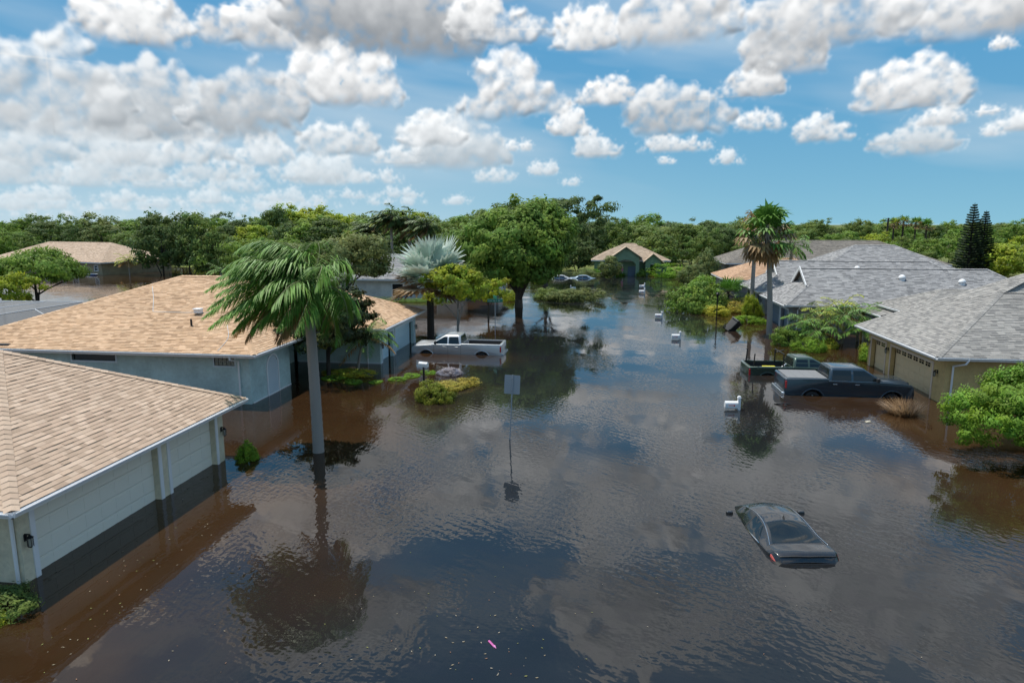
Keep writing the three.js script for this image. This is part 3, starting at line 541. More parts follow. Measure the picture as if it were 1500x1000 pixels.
// the tan house on the right
{
  const h = thing('tan_house', 'ochre stucco house with grey shingled roof and windowed garage doors', 'house');
  const E = 2.3, SW = v(15.0, E, 32.4), NW = v(15.0, E, 42.5), SE = v(31, E, 32.4), a1 = v(20, 4.8, 37.4), a2 = v(22.6, 6.1, 38.2), aE = v(31, 4.8, 37.4), top = v(31, 6.1, 38.2), NE = v(31, E, 42.5);
  addRoof(h, [[NW, SW, a1, a2], [SW, SE, aE, a1], [a1, aE, top, a2], [NE, NW, a2, top]], tones.grey, { tab: 0.33 }, [[SW, a1], [NW, a2], [a1, aE], [a1, a2], [a2, top]]);
  const f = wall(h, 15.65, 32.9, 15.65, 42.1, E - 0.15, 1, M.tan, [[1.25, 6.0, -0.75, 1.66], [6.75, 8.75, -0.75, 1.66]]);
  garageDoor(h, f, 1.25, 6.0, 1.66, 1, M.tanDoor, M.trimPink, { cols: 8, lites: 7, trimW: 0.13, recess: 0.24 });
  garageDoor(h, f, 6.75, 8.75, 1.66, 1, M.tanDoor, M.trimPink, { cols: 3, lites: 3, trimW: 0.13, recess: 0.24 });
  wallLamp(h, f, 0.72, 1.35, -1); wallLamp(h, f, 6.38, 1.4, -1); wallLamp(h, f, 9.02, 1.35, -1);
  wall(h, 15.85, 32.9, 31, 32.9, E - 0.15, -1, M.tan); wall(h, 15.85, 42.1, 31, 42.1, E - 0.15, 1, M.tan);
  eave(h, 15.0, 32.4, 15.0, 42.5, E, -1, { depth: 0.63 }); eave(h, 15.0, 32.4, 31, 32.4, E, 1, { depth: 0.48 }); eave(h, 15.0, 42.5, 31, 42.5, E, -1, { depth: 0.4 });
  downspout(h, [v(16.3, 2.2, 32.3), v(16.2, 2.0, 32.35), v(15.92, 1.82, 32.82), v(15.92, -0.5, 32.82)]);
  // the entry roof beyond the garage
  const e = 2.7, p = [v(19.1, e, 44.6), v(19.1, e, 51), v(30, e, 51), v(30, e, 44.6)], r0 = v(22, 4.0, 47.8), r1 = v(30, 4.0, 47.8);
  addRoof(h, [[p[1], p[0], r0], [p[0], p[3], r1, r0], [p[2], p[1], r0, r1]], tones.grey, { tab: 0.33 }, [[p[0], r0], [p[1], r0], [r0, r1]]);
  wall(h, 19.7, 45.1, 19.7, 50.5, e - 0.15, 1, M.tan); wall(h, 19.9, 45.1, 30, 45.1, e - 0.15, -1, M.tan);
  eave(h, 19.1, 44.6, 19.1, 51, e, -1, { depth: 0.58 }); eave(h, 19.1, 44.6, 30, 44.6, e, 1, { depth: 0.48 });
  addRoof(h, [[v(18.2, 2.25, 51.4), v(18.2, 2.25, 47.4), v(19.65, 2.55, 47.4), v(19.65, 2.55, 51.4)]], tones.grey, { tab: 0.33 }); eave(h, 18.2, 47.4, 18.2, 51.4, 2.25, -1, { depth: 0.4 });
  part(h, 'porch_post', boxAt(18.35, 18.55, -0.7, 2.1, 47.6, 47.8, 0.02), M.tan); part(h, 'porch_post', boxAt(18.35, 18.55, -0.7, 2.1, 51.0, 51.2, 0.02), M.tan);
  settle(h, 23, 38);
}
// the grey houses with white-trimmed gablets, one behind the other
{
  const h = thing('grey_house', 'grey house with navy garage doors and roof vents beside the planted palms', 'house');
  const E = 2.1, x0 = 13.8, z0 = 54.1, z1 = 62.3, A = v(x0, E, z0), B = v(34, E, z0), C = v(29.9, 4.7, 58.2), D = v(15.9, 4.7, 58.2), S = v(16.2, 3.6, 56.47), N = v(16.2, 3.6, 59.93), A1 = v(x0, E, z1), B1 = v(34, E, z1);
  addRoof(h, [[A, B, C, D, v(15.9, 3.42, 56.18)], [B1, A1, v(15.9, 3.42, 60.22), D, C], [A1, A, S, N], [B, B1, C]], tones.cool, { tab: 0.36 }, [[A, S], [A1, N], [D, C], [B, C]]);
  const gab = part(h, 'gable', poly([v(16.15, 3.5, 56.4), v(16.15, 3.5, 60.0), v(16.15, 4.66, 58.2)]), M.grey);
  part(gab, 'rake_trim', [56.0, 60.4].flatMap((z) => { const q = (x) => [v(x, 3.24, z), v(x, 4.58, 58.2), v(x, 4.84, 58.2), v(x, 3.50, z)], a = q(15.78), b = q(15.84); return [poly(a), poly(b), poly([a[3], a[2], b[2], b[3]]), poly([a[0], a[1], b[1], b[0]])]; }), M.white);
  const f = wall(h, 14.35, 54.6, 14.35, 61.8, E - 0.15, 1, M.greyBlue, [[0.45, 2.6, -0.75, 1.6], [3.0, 6.7, -0.75, 1.6]]);
  garageDoor(h, f, 0.45, 2.6, 1.6, 1, M.navyDoor, M.trimBlue, { cols: 3, recess: 0.25 }); garageDoor(h, f, 3.0, 6.7, 1.6, 1, M.navyDoor, M.trimBlue, { cols: 6, recess: 0.25 });
  wallLamp(h, f, 0.16, 1.2, -1);
  wall(h, 14.55, 54.6, 33.4, 54.6, E - 0.15, -1, M.grey); wall(h, 14.55, 61.8, 33.4, 61.8, E - 0.15, 1, M.grey);
  eave(h, x0, z0, x0, z1, E, -1, { depth: 0.5 }); eave(h, x0, z0, 34, z0, E, 1, { depth: 0.45 });
  downspout(h, [v(14.9, 2.0, 54.02), v(14.9, 1.85, 54.1), v(14.9, 1.7, 54.52), v(14.9, -0.5, 54.52)]);
  for (const [x, z] of [[23.2, 57.0], [27.4, 56.6]]) { const y = 2.1 + (z - 54.1) * 2.6 / 4.1; part(h, 'roof_vent', [new THREE.SphereGeometry(0.26, 14, 8, 0, 6.3, 0, 1.6).translate(x, y + 0.1, -z), new THREE.CylinderGeometry(0.2, 0.24, 0.3, 12).translate(x, y, -z)], M.white); }
  settle(h, 24, 58);
  const h2 = copyOf(h, 'grey house whose white gablet shows past the nearer gablet'); h2.position.add(v(0.3, 0.05, 10.6));
  const b = thing('hip_roof_house', 'grey house with tall hip roof rising behind the grey gablet roof', 'house');
  const e = 2.5, q = [v(18, e, 66.5), v(36, e, 66.5), v(36, e, 81), v(18, e, 81)], r0 = v(25.2, 6.1, 73.7), r1 = v(29, 6.1, 73.7);
  addRoof(b, [[q[0], q[1], r1, r0], [q[3], q[0], r0], [q[1], q[2], r1], [q[2], q[3], r0, r1]], tones.cool, { tab: 0.4, course: 0.16 }, [[q[0], r0], [q[3], r0], [q[1], r1], [r0, r1]]);
  wall(b, 18.6, 67, 35.4, 67, e - 0.1, -1, M.grey); wall(b, 18.6, 67.2, 18.6, 80.4, e - 0.1, 1, M.grey); settle(b, 27, 74);
}
// plain hip-roofed houses farther off: body centred at its base, front towards -z of the street
function hipHouse(name, label, { w, d, eaveH, ridgeH, tone, mat, group, course = 0.17, tab = 0.4, windows = [], base = -0.9 }) {
  const h = thing(name, label, 'house', group), x = w / 2, z = d / 2, r = Math.min(w, d) / 2, o = 0.55;
  const c = [v(-x - o, eaveH, -z - o), v(x + o, eaveH, -z - o), v(x + o, eaveH, z + o), v(-x - o, eaveH, z + o)], k = r + o;
  const r0 = w >= d ? v(-x - o + k, ridgeH, 0) : v(0, ridgeH, -z - o + k), r1 = w >= d ? v(x + o - k, ridgeH, 0) : v(0, ridgeH, z + o - k);
  addRoof(h, w >= d ? [[c[0], c[1], r1, r0], [c[1], c[2], r1], [c[2], c[3], r0, r1], [c[3], c[0], r0]] : [[c[0], c[1], r0], [c[1], c[2], r1, r0], [c[2], c[3], r1], [c[3], c[0], r0, r1]], tone, { course, tab, lift: 0.02 }, [[c[0], r0], [c[1], w >= d ? r1 : r0], [c[2], r1], [c[3], w >= d ? r0 : r1], [r0, r1]]);
  const sides = [[-x, -z, x, -z, -1], [x, -z + 0.2, x, z - 0.2, -1], [-x, z, x, z, 1], [-x, -z + 0.2, -x, z - 0.2, 1]];
  sides.forEach(([a, b, e, f, inw], i) => {
    const ws = windows.filter((q) => q[0] === i), fr = wall(h, a, b, e, f, eaveH - 0.12, inw, mat, ws.map((q) => q.slice(1, 5)), { bottom: base });
    for (const [, s0, s1, y0, y1, kind] of ws) {
      const m = part(h, kind === 'door' ? 'door' : 'window', [fr.box(s0 - 0.09, s1 + 0.09, y0 - 0.09, y0, -inw * 0.03, inw * 0.06), fr.box(s0 - 0.09, s1 + 0.09, y1, y1 + 0.09, -inw * 0.03, inw * 0.06), fr.box(s0 - 0.09, s0, y0, y1, -inw * 0.03, inw * 0.06), fr.box(s1, s1 + 0.09, y0, y1, -inw * 0.03, inw * 0.06), fr.box(s0, s1, (y0 + y1) / 2 - 0.03, (y0 + y1) / 2 + 0.03, 0, inw * 0.05)], M.white);
      part(m, 'pane', fr.box(s0, s1, y0, y1, inw * 0.07, inw * 0.09), kind === 'door' ? M.white : M.darkGlass);
    }
  });
  for (const [a, b, e, f, out] of [[-x - o, -z - o, x + o, -z - o, 1], [-x - o, -z - o, -x - o, z + o, -1], [x + o, -z - o, x + o, z + o, 1]]) eave(h, a, b, e, f, eaveH, out, { depth: o, gutter: false });
  return h;
}
place(hipHouse('rust_roof_house', 'low house with pale rust roof behind the tall wind-bent palm', { w: 13, d: 10, eaveH: 1.95, ridgeH: 4.2, tone: tones.rust, mat: M.grey }), 20.9, 85.6);
place(hipHouse('brown_roof_house', 'long house with weathered brown roof behind the pale rust roof', { w: 30, d: 14, eaveH: 2.5, ridgeH: 5.7, tone: tones.brown, mat: M.grey }), 33.5, 112);
place(hipHouse('beige_house', 'beige house with pale shingled roof standing alone across the water', { w: 30, d: 13, eaveH: 2.05, ridgeH: 5.0, tone: tones.pale, mat: M.beige, windows: [[0, 19.0, 20.4, 0.45, 1.65], [0, 22.4, 23.8, 0.5, 1.7], [0, 14.9, 15.9, -0.3, 1.5, 'door'], [0, 28.2, 29.0, 0.7, 1.5]] }), -93.3, 112.3, 0, -0.3);
place(hipHouse('beige_wing', 'small pale-roofed wing at the end of the lone beige house', { w: 9, d: 9, eaveH: 1.9, ridgeH: 3.6, tone: tones.pale, mat: M.beige }), -109.5, 105.5, 0, -0.3);
place(hipHouse('pale_house', 'pale grey house with grey roof behind the silver fan palm', { w: 17, d: 10.5, eaveH: 2.25, ridgeH: 4.7, tone: tones.cool, mat: M.offWhite, windows: [[0, 9, 10.2, 0.4, 1.7], [0, 13, 14, 0.5, 1.6]] }), -23.5, 78, 0);
place(hipHouse('pale_garage', 'pale grey garage wing with grey hip roof beside the big oak', { w: 7.4, d: 8.4, eaveH: 2.25, ridgeH: 4.1, tone: tones.cool, mat: M.greyBlue, windows: [[1, 2.2, 6.4, -0.8, 1.6, 'door']] }), -15.6, 79.2);
// the green house that closes the street
{
  const h = hipHouse('green_house', 'dark green house with arched entry portico at the end of the street', { w: 11.6, d: 10, eaveH: 2.45, ridgeH: 5.0, tone: tones.taupe, mat: M.green, windows: [[0, 0.9, 2.4, 0.5, 1.75]] });
  const gable = (x0, x1, top, peak, z, arch) => {
    const s = new THREE.Shape(); s.moveTo(x0, -0.9); s.lineTo(x1, -0.9); s.lineTo(x1, top); s.lineTo((x0 + x1) / 2, peak); s.lineTo(x0, top);
    const p = new THREE.Path(), m = (x0 + x1) / 2, r = arch; p.moveTo(m - r, -0.88); p.lineTo(m + r, -0.88); p.lineTo(m + r, arch > 1 ? 1.75 : 1.5); p.absellipse(m, arch > 1 ? 1.75 : 1.5, r, arch > 1 ? 0.85 : r * 0.9, 0, Math.PI, false); p.lineTo(m - r, -0.88); s.holes.push(p);
    part(h, 'gable_front', new THREE.ExtrudeGeometry(s, { depth: 0.25, bevelEnabled: false, curveSegments: 14 }).translate(0, 0, -z - 0.25), M.green);
    const o = 0.45, q = (x, y, zz) => v(x, y, zz), sl = (peak - top) / ((x1 - x0) / 2), yo = top - sl * o + 0.12, yp = peak + 0.12;
    addRoof(h, [[q(x0 - o, yo, z + 3.4), q(x0 - o, yo, z - 0.4), q(m, yp, z - 0.4), q(m, yp, z + 3.4)], [q(x1 + o, yo, z - 0.4), q(x1 + o, yo, z + 3.4), q(m, yp, z + 3.4), q(m, yp, z - 0.4)]], tones.taupe, { course: 0.17, tab: 0.4, lift: 0.02 });
    part(h, 'rake_trim', [bar(q(x0 - o, yo - 0.05, z - 0.4), q(m, yp - 0.05, z - 0.4), 0.08, 4), bar(q(x1 + o, yo - 0.05, z - 0.4), q(m, yp - 0.05, z - 0.4), 0.08, 4)], M.trimTan);
  };
  gable(-2.9, 1.3, 3.15, 4.6, -7.2, 1.55); gable(2.3, 4.7, 2.5, 3.5, -6.6, 0.55);
  part(h, 'window', boxAt(2.9, 4.1, -0.4, 2.05, -6.5, -6.42), M.white); part(h, 'pane', boxAt(3.05, 3.95, -0.3, 1.85, -6.56, -6.51), M.darkGlass);
  part(h, 'portico_back', boxAt(-2.8, 1.2, -0.9, 3.1, -5.3, -5.1), M.green); part(h, 'door', boxAt(-0.4, 0.9, -0.9, 1.5, -5.4, -5.31), M.navyDoor); part(h, 'window', boxAt(-2.4, -1.2, 0.2, 1.7, -5.4, -5.31), M.white); part(h, 'pane', boxAt(-2.25, -1.35, 0.3, 1.6, -5.46, -5.41), M.darkGlass);
  place(h, 4.35, 117.3);
}
console.log('houses done');

// ---------- plants ----------
const leafMat = (r, g, b, shine = 0.55) => new THREE.MeshPhysicalMaterial({ color: rgb(r, g, b), roughness: shine, vertexColors: true, transmission: 0.5, thickness: 0, specularIntensity: 0.25, side: THREE.DoubleSide });
M.stalk = paint(0.13, 0.14, 0.05, 0.6);
const L = {
  oak: leafMat(0.164, 0.2374, 0.0531, 0.8), dark: leafMat(0.112, 0.1727, 0.0496, 0.8), olive: leafMat(0.194, 0.2397, 0.0799, 0.8), mid: leafMat(0.1889, 0.3, 0.0488, 0.8), lime: leafMat(0.3328, 0.4077, 0.0366, 0.8), fresh: leafMat(0.2246, 0.3744, 0.0333, 0.7),
  hedge: leafMat(0.2163, 0.3994, 0.03, 0.7), magnolia: leafMat(0.067, 0.093, 0.0298, 0.45), glossy: leafMat(0.1914, 0.3411, 0.0366, 0.6), croton: leafMat(0.3994, 0.3494, 0.0499, 0.7), yellow: leafMat(0.4493, 0.4493, 0.0499, 0.7), straw: leafMat(0.4175, 0.2783, 0.1518, 0.9),
  palm: leafMat(0.1546, 0.3165, 0.0589, 0.5), palmDark: leafMat(0.1115, 0.1859, 0.0545, 0.6), palmYellow: leafMat(0.3968, 0.4563, 0.0695, 0.6), dead: leafMat(0.3289, 0.2213, 0.1076, 0.9), silver: leafMat(0.60, 0.70, 0.63, 0.6), crotonGreen: leafMat(0.24, 0.27, 0.03, 0.7), pine: leafMat(0.0418, 0.0698, 0.0326, 0.9), pink: leafMat(0.42, 0.40, 0.44, 0.8),
};
// leaves as folded diamonds: collects positions, normals and a tone for each
class Leaves {
  constructor() { this.p = []; this.n = []; this.c = []; }
  tri(a, b, c, n, tone) { for (const q of [a, b, c]) { this.p.push(q.x, q.y, q.z); this.n.push(n.x, n.y, n.z); this.c.push(tone[0], tone[1], tone[2]); } }
  leaf(at, along, across, tone, out, mix = 0.5) {                     // along and across hold the half sizes
    const n = new THREE.Vector3().crossVectors(along, across).normalize(); if (out && n.dot(out) < 0) n.negate(); const m = out ? n.clone().multiplyScalar(1 - mix).addScaledVector(out, mix).normalize() : n;
    const a = at.clone().sub(along), b = at.clone().add(across), c = at.clone().add(along), d = at.clone().sub(across);
    this.tri(a, b, c, m, tone); this.tri(a, c, d, m, tone);
  }
  geometry() { const g = new THREE.BufferGeometry(); g.setAttribute('position', new THREE.Float32BufferAttribute(this.p, 3)); g.setAttribute('normal', new THREE.Float32BufferAttribute(this.n, 3)); g.setAttribute('color', new THREE.Float32BufferAttribute(this.c, 3)); return g; }
}
const rv = (R) => { const z = R() * 2 - 1, a = R() * 6.2832, s = Math.sqrt(1 - z * z); return new THREE.Vector3(s * Math.cos(a), z, s * Math.sin(a)); };
// a crown about the origin, reaching rx sideways and ry up: boughs of leaf clumps, uneven, with gaps
function crown(seed, { rx = 1, ry = 0.8, clumps = 60, per = 60, size = 0.05, clump = 0.26, hollow = 0.45, flat = 0.75, hue = 0.12, skirt = -0.45, stretch = 1.5, mix = 0.5 } = {}) {
  const R = mulberry(seed), G = new Leaves(), lobes = [];
  for (let k = 0; k < 7; k++) { const d = rv(R); d.y = Math.abs(d.y) * 0.8 - 0.15; lobes.push([d.normalize(), 0.18 + R() * 0.26]); }
  for (let k = 0; k < clumps; k++) {
    const d = rv(R); if (d.y < skirt) { d.y = -d.y * 0.6; d.normalize(); }
    let reach = 0.72; for (const [q, s] of lobes) reach += s * Math.pow(Math.max(0, q.dot(d)), 5);
    const rad = (hollow + (1 - hollow) * Math.pow(R(), 0.45)) * reach, c = new THREE.Vector3(d.x * rx * rad, d.y * ry * rad, d.z * rx * rad), cr = clump * (0.6 + R() * 0.75), tone0 = 0.72 + R() * 0.5, warm = (R() - 0.5) * hue * 2;
    for (let m = 0; m < per; m++) {
      const e = rv(R); e.y = e.y * 0.8 + 0.18; const at = c.clone().addScaledVector(e, cr * (0.45 + 0.6 * R())); at.y = c.y + (at.y - c.y) * flat;
      const out = e.clone().addScaledVector(d, 0.7).normalize(), s = size * (0.6 + R() * 0.8), al = rv(R).cross(out); if (al.lengthSq() < 1e-4) continue; al.normalize().addScaledVector(out, (R() - 0.5) * 0.9).normalize();
      const ac = new THREE.Vector3().crossVectors(al, out).normalize().addScaledVector(rv(R), 0.35).normalize(), k2 = tone0 * (0.8 + R() * 0.4);
      G.leaf(at, al.multiplyScalar(s * stretch), ac.multiplyScalar(s * 0.72), [k2 * (1 + warm + (R() - 0.5) * 0.12), k2, k2 * (1 - warm)], out, mix);
    }
  }
  return G.geometry();
}
function trunkGeo(seed, h, r, { forks = 4, lean = 0.1, start = 0.35, spread = 0.5, sides = 9 } = {}) {
  const R = mulberry(seed), list = [], lx = (R() - 0.5) * lean * h, lz = (R() - 0.5) * lean * h, P3 = (t) => new THREE.Vector3(lx * t * t, -0.9 + (h + 0.9) * t, lz * t * t);
  list.push(tube([P3(0), P3(0.3), P3(0.65), P3(1)], r, r * 0.3, sides, 10));
  for (let k = 0; k < forks; k++) {
    const t = start + (1 - start) * (k + R() * 0.6) / forks, a = k * 2.4 + R(), o = P3(t), w = h * spread * (0.6 + R() * 0.5), up = h * (1.02 - t) * (0.6 + 0.4 * R()) + 0.2, q = (f, g) => o.clone().add(new THREE.Vector3(Math.cos(a) * w * f, up * g, Math.sin(a) * w * f));
    list.push(tube([o, q(0.35, 0.45), q(0.75, 0.8), q(1.05, 1.05)], r * (1 - t * 0.55) * 0.6, r * 0.1, 6, 7));
    const b = a + 0.9, o2 = q(0.5, 0.6); list.push(tube([o2, o2.clone().add(new THREE.Vector3(Math.cos(b) * w * 0.3, up * 0.25, Math.sin(b) * w * 0.3)), o2.clone().add(new THREE.Vector3(Math.cos(b) * w * 0.6, up * 0.35, Math.sin(b) * w * 0.6))], r * 0.25, r * 0.06, 5, 4));
  }
  return join(list);
}
// shared tree shapes for the woods: unit height, crown from 0.18 to 1
const farCrowns = [11, 22, 33, 44, 55, 66].map((s, i) => crown(s, { rx: 0.47, ry: [0.50, 0.46, 0.52, 0.47, 0.5, 0.53][i], clumps: 130, per: 34, size: 0.020, clump: 0.105, hollow: 0.55, flat: 0.8, skirt: -0.85 }).translate(0, 0.47, 0));
const farTrunks = [1, 2, 3].map((s) => trunkGeo(s, 0.62, 0.028, { forks: 4, start: 0.3, spread: 0.42, sides: 7 }).scale(1, 1, 1));
const kinds = { oak: [L.oak, 'dark green spreading tree of the wood'], dark: [L.dark, 'deep green dense tree of the wood'], olive: [L.olive, 'olive green tree of the wood'], mid: [L.mid, 'mid green tree of the wood'], lime: [L.lime, 'yellow green tree of the wood'] };
let treeCount = 0;
function woodTree(px, topY, z, kind, wide = 1, label, where = 'behind the houses') {                 // distance chosen along the street; sideways place and height follow from it
  const [x, top] = atDepth(px, topY, z), k = treeCount++, [mat, text] = kinds[kind];
  const t = thing('tree', label ?? `${text} ${where}`, 'tree', label ? undefined : `${kind} trees of the wood ${where}`), ground = Math.max(-0.5, landHeight(x, z)), h = Math.max(3, top - ground);
  part(t, 'trunk', farTrunks[k % 3], M.darkBark); part(t, 'crown', farCrowns[(k * 5 + (k >> 2)) % 6], mat);
  t.position.copy(v(x, ground, z)); t.rotation.y = k * 2.1; t.scale.set(h * wide, h, h * wide);
  return t;
}
{
  const R = mulberry(808), pick = (list) => list[R() * list.length | 0];
  // skyline of the wood as it shows: [from, to, top at from, top at to, distance, kinds]
  const rows = [
    [-60, 330, 322, 316, 215, ['oak', 'dark', 'mid', 'oak'], 30], [300, 460, 318, 305, 190, ['oak', 'lime', 'mid', 'dark'], 24], [430, 720, 310, 318, 185, ['lime', 'mid', 'oak', 'lime'], 26], [700, 960, 312, 322, 200, ['dark', 'oak', 'dark'], 24], [930, 1120, 326, 324, 185, ['oak', 'dark', 'mid'], 24], [1100, 1560, 322, 332, 230, ['oak', 'mid', 'dark', 'olive'], 27],
    [-40, 210, 330, 326, 150, ['oak', 'dark', 'olive', 'mid'], 36], [330, 560, 326, 322, 135, ['mid', 'oak', 'dark', 'lime'], 34], [560, 700, 322, 318, 130, ['oak', 'dark'], 34], [840, 1100, 326, 328, 142, ['oak', 'dark', 'olive', 'oak'], 34], [1090, 1300, 330, 342, 150, ['mid', 'oak', 'dark', 'lime'], 34], [1290, 1560, 346, 340, 140, ['mid', 'lime', 'olive', 'oak'], 34],
    [960, 1100, 335, 345, 128, ['dark', 'oak', 'olive'], 40], [1120, 1300, 350, 352, 132, ['mid', 'oak', 'olive'], 38], [1320, 1540, 362, 356, 118, ['lime', 'mid', 'oak'], 46], [660, 860, 335, 345, 122, ['dark', 'oak'], 42], [330, 480, 345, 350, 112, ['oak', 'mid', 'dark'], 42], [-50, 60, 352, 350, 128, ['oak', 'mid'], 44], [180, 330, 334, 338, 128, ['oak', 'dark'], 42],
  ];
  const where = ['far behind the lone beige house', 'far behind the blue house roof', 'far behind the silver fan palm', 'far behind the live oak', 'far behind the green house', 'far beyond the grey roofs', 'beside the lone beige house', 'behind the fluffy olive tree', 'behind the pale grey house', 'close behind the green house', 'behind the tall wind-torn palm', 'behind the two dark conifers', 'behind the bright green hedges', 'close behind the brown roof', 'beside the two dark conifers', 'close behind the live oak', 'across the water behind the blue roof', 'at the far end of the lone beige house', 'behind the dark trunks by the beige house'];
  for (const [row, [a, b, ta, tb, z, ks, step]] of rows.entries()) for (let x = a; x <= b; x += step * (0.75 + R() * 0.5)) woodTree(x, lerp(ta, tb, (x - a) / (b - a)) + (R() - 0.5) * 12, z * (0.93 + R() * 0.14), pick(ks), 0.95 + R() * 0.5, undefined, where[row]);
}
woodTree(232, 314, 104, 'dark', 0.9, 'dark tree with bare lower trunk beside the lone beige house'); woodTree(272, 316, 103, 'dark', 0.85, 'dark tree with trunk in the water, second from the beige house'); woodTree(300, 330, 100, 'oak', 0.9, 'low dark tree with trunk in the water, third from the beige house');
woodTree(402, 297, 170, 'dark', 0.7, 'tall dark-crowned tree rising over the wood behind the blue house');

function tree(name, label, x, z, { h, crownGeo, crownY, mat, trunkR = 0.2, bark = M.bark, trunkSeed = 5, forks = 4, spread = 0.45, start = 0.35, trunkH, category = 'tree', group, ground = 0, turn = 0 }) {
  const t = thing(name, label, category, group);
  part(t, 'trunk', trunkGeo(trunkSeed, trunkH ?? h * 0.7, trunkR, { forks, spread, start }), bark);
  part(t, 'crown', crownGeo.clone().translate(0, crownY, 0), mat);
  t.position.copy(v(x, ground, z)); t.rotation.y = turn; return t;
}
// the big live oak in the middle of the view
tree('live_oak', 'broad live oak with bare limbs standing in water beside the street', -8.27, 67.3, { h: 11, crownY: 4.95, trunkH: 5.4, trunkR: 0.48, forks: 9, spread: 0.75, start: 0.22, trunkSeed: 12, mat: L.mid, crownGeo: crown(301, { rx: 6.0, ry: 4.5, clumps: 330, per: 110, size: 0.14, clump: 0.95, hollow: 0.35, flat: 0.9, skirt: -0.75 }) });
{ // the far edge of the wood, one mass on the skyline
  const R = mulberry(909), n = 130, m = new THREE.InstancedMesh(farCrowns[1], L.oak, n), o = new THREE.Object3D();
  for (let k = 0; k < n; k++) { const px = -80 + 1660 * (k + R() * 0.8) / n, [x, top] = atDepth(px, 321 + R() * 8, 300 + R() * 40), z = 300 + R() * 40; o.position.copy(v(x, -0.3, z)); o.rotation.y = R() * 6; o.scale.set(top * (1.0 + R() * 0.5), top, top * 1.2); o.updateMatrix(); m.setMatrixAt(k, o.matrix); }
  m.name = 'far_wood'; m.userData = { kind: 'stuff', label: 'far edge of the wood along the skyline', category: 'woodland' }; scene.add(m);
}
{ const [x, top] = atDepth(800, 283, 92); tree('oak_tree', 'tall dark oak whose open top rises behind the live oak', x, 92, { h: top, crownY: top * 0.62, trunkR: 0.4, forks: 6, mat: L.dark, ground: 0.1, crownGeo: crown(302, { rx: 6.4, ry: top * 0.32, clumps: 150, per: 80, size: 0.17, clump: 0.95, hollow: 0.55 }) }); }
{ const [x] = atDepth(510, 440, 56); tree('olive_tree', 'fluffy olive green tree behind the blue garage roof', x, 56, { h: 7.6, crownY: 4.7, trunkR: 0.22, forks: 6, spread: 0.5, mat: L.olive, crownGeo: crown(303, { rx: 4.6, ry: 2.9, clumps: 170, per: 90, size: 0.1, clump: 0.8, hollow: 0.4 }) }); }
{ const [x] = atDepth(410, 420, 66); tree('olive_tree', 'fluffy green tree half hidden behind the wind-blown palm', x, 66, { h: 6.8, crownY: 4.4, trunkR: 0.2, forks: 5, mat: L.mid, crownGeo: crown(304, { rx: 4, ry: 2.6, clumps: 120, per: 70, size: 0.11, clump: 0.8 }) }); }
tree('young_tree', 'slim young yellow green tree in the water behind the silver truck', atDepth(670, 440, 46.8)[0], 46.8, { h: 5.9, crownY: 3.75, trunkH: 3.6, trunkR: 0.13, forks: 6, spread: 0.35, start: 0.4, mat: L.lime, bark: M.palmBark, crownGeo: crown(305, { rx: 2.1, ry: 1.95, clumps: 130, per: 65, size: 0.08, clump: 0.48, hollow: 0.25, hue: 0.2 }) });
{ const [x] = atDepth(715, 400, 58); tree('young_tree', 'low yellow green tree between the young tree and the live oak', x, 58, { h: 4.2, crownY: 2.3, trunkR: 0.1, forks: 4, mat: L.lime, crownGeo: crown(306, { rx: 1.7, ry: 1.6, clumps: 60, per: 50, size: 0.075, clump: 0.42, hollow: 0.3, hue: 0.2 }) }); }
tree('magnolia_tree', 'dark glossy magnolia beside the blue house behind the leaning palm', -14.7, 34.7, { h: 4.9, crownY: 2.6, trunkH: 3.8, trunkR: 0.15, forks: 6, spread: 0.4, bark: M.darkBark, mat: L.magnolia, crownGeo: crown(307, { rx: 2.6, ry: 2.25, clumps: 200, per: 52, size: 0.085, clump: 0.45, hollow: 0.3, hue: 0.3, mix: 0.25 }) });
tree('oak_tree', 'low spreading green tree with forked trunk by the pool cage', -53.7, 58.5, { h: 5.6, crownY: 3.5, trunkH: 3.8, trunkR: 0.2, forks: 6, spread: 0.8, start: 0.15, bark: M.darkBark, mat: L.mid, crownGeo: crown(308, { rx: 4.6, ry: 2.1, clumps: 170, per: 80, size: 0.1, clump: 0.75, hollow: 0.4 }) });
{ const [x] = atDepth(2, 430, 52); tree('oak_tree', 'yellow green tree at the left of the forked tree by the pool cage', x, 52, { h: 4.4, crownY: 2.2, trunkR: 0.14, mat: L.lime, crownGeo: crown(309, { rx: 2.2, ry: 1.8, clumps: 80, per: 60, size: 0.09, clump: 0.5 }) }); }
tree('round_tree', 'low round bright green tree in the water beside the ochre house', 15.7, 25.2, { h: 3.4, crownY: 1.25, trunkH: 2.4, trunkR: 0.14, forks: 7, spread: 0.6, start: 0.1, mat: L.glossy, crownGeo: crown(310, { rx: 2.75, ry: 1.75, clumps: 420, per: 170, size: 0.037, clump: 0.36, hollow: 0.5, flat: 0.85, skirt: -0.3, stretch: 1.4, hue: 0.16 }) });
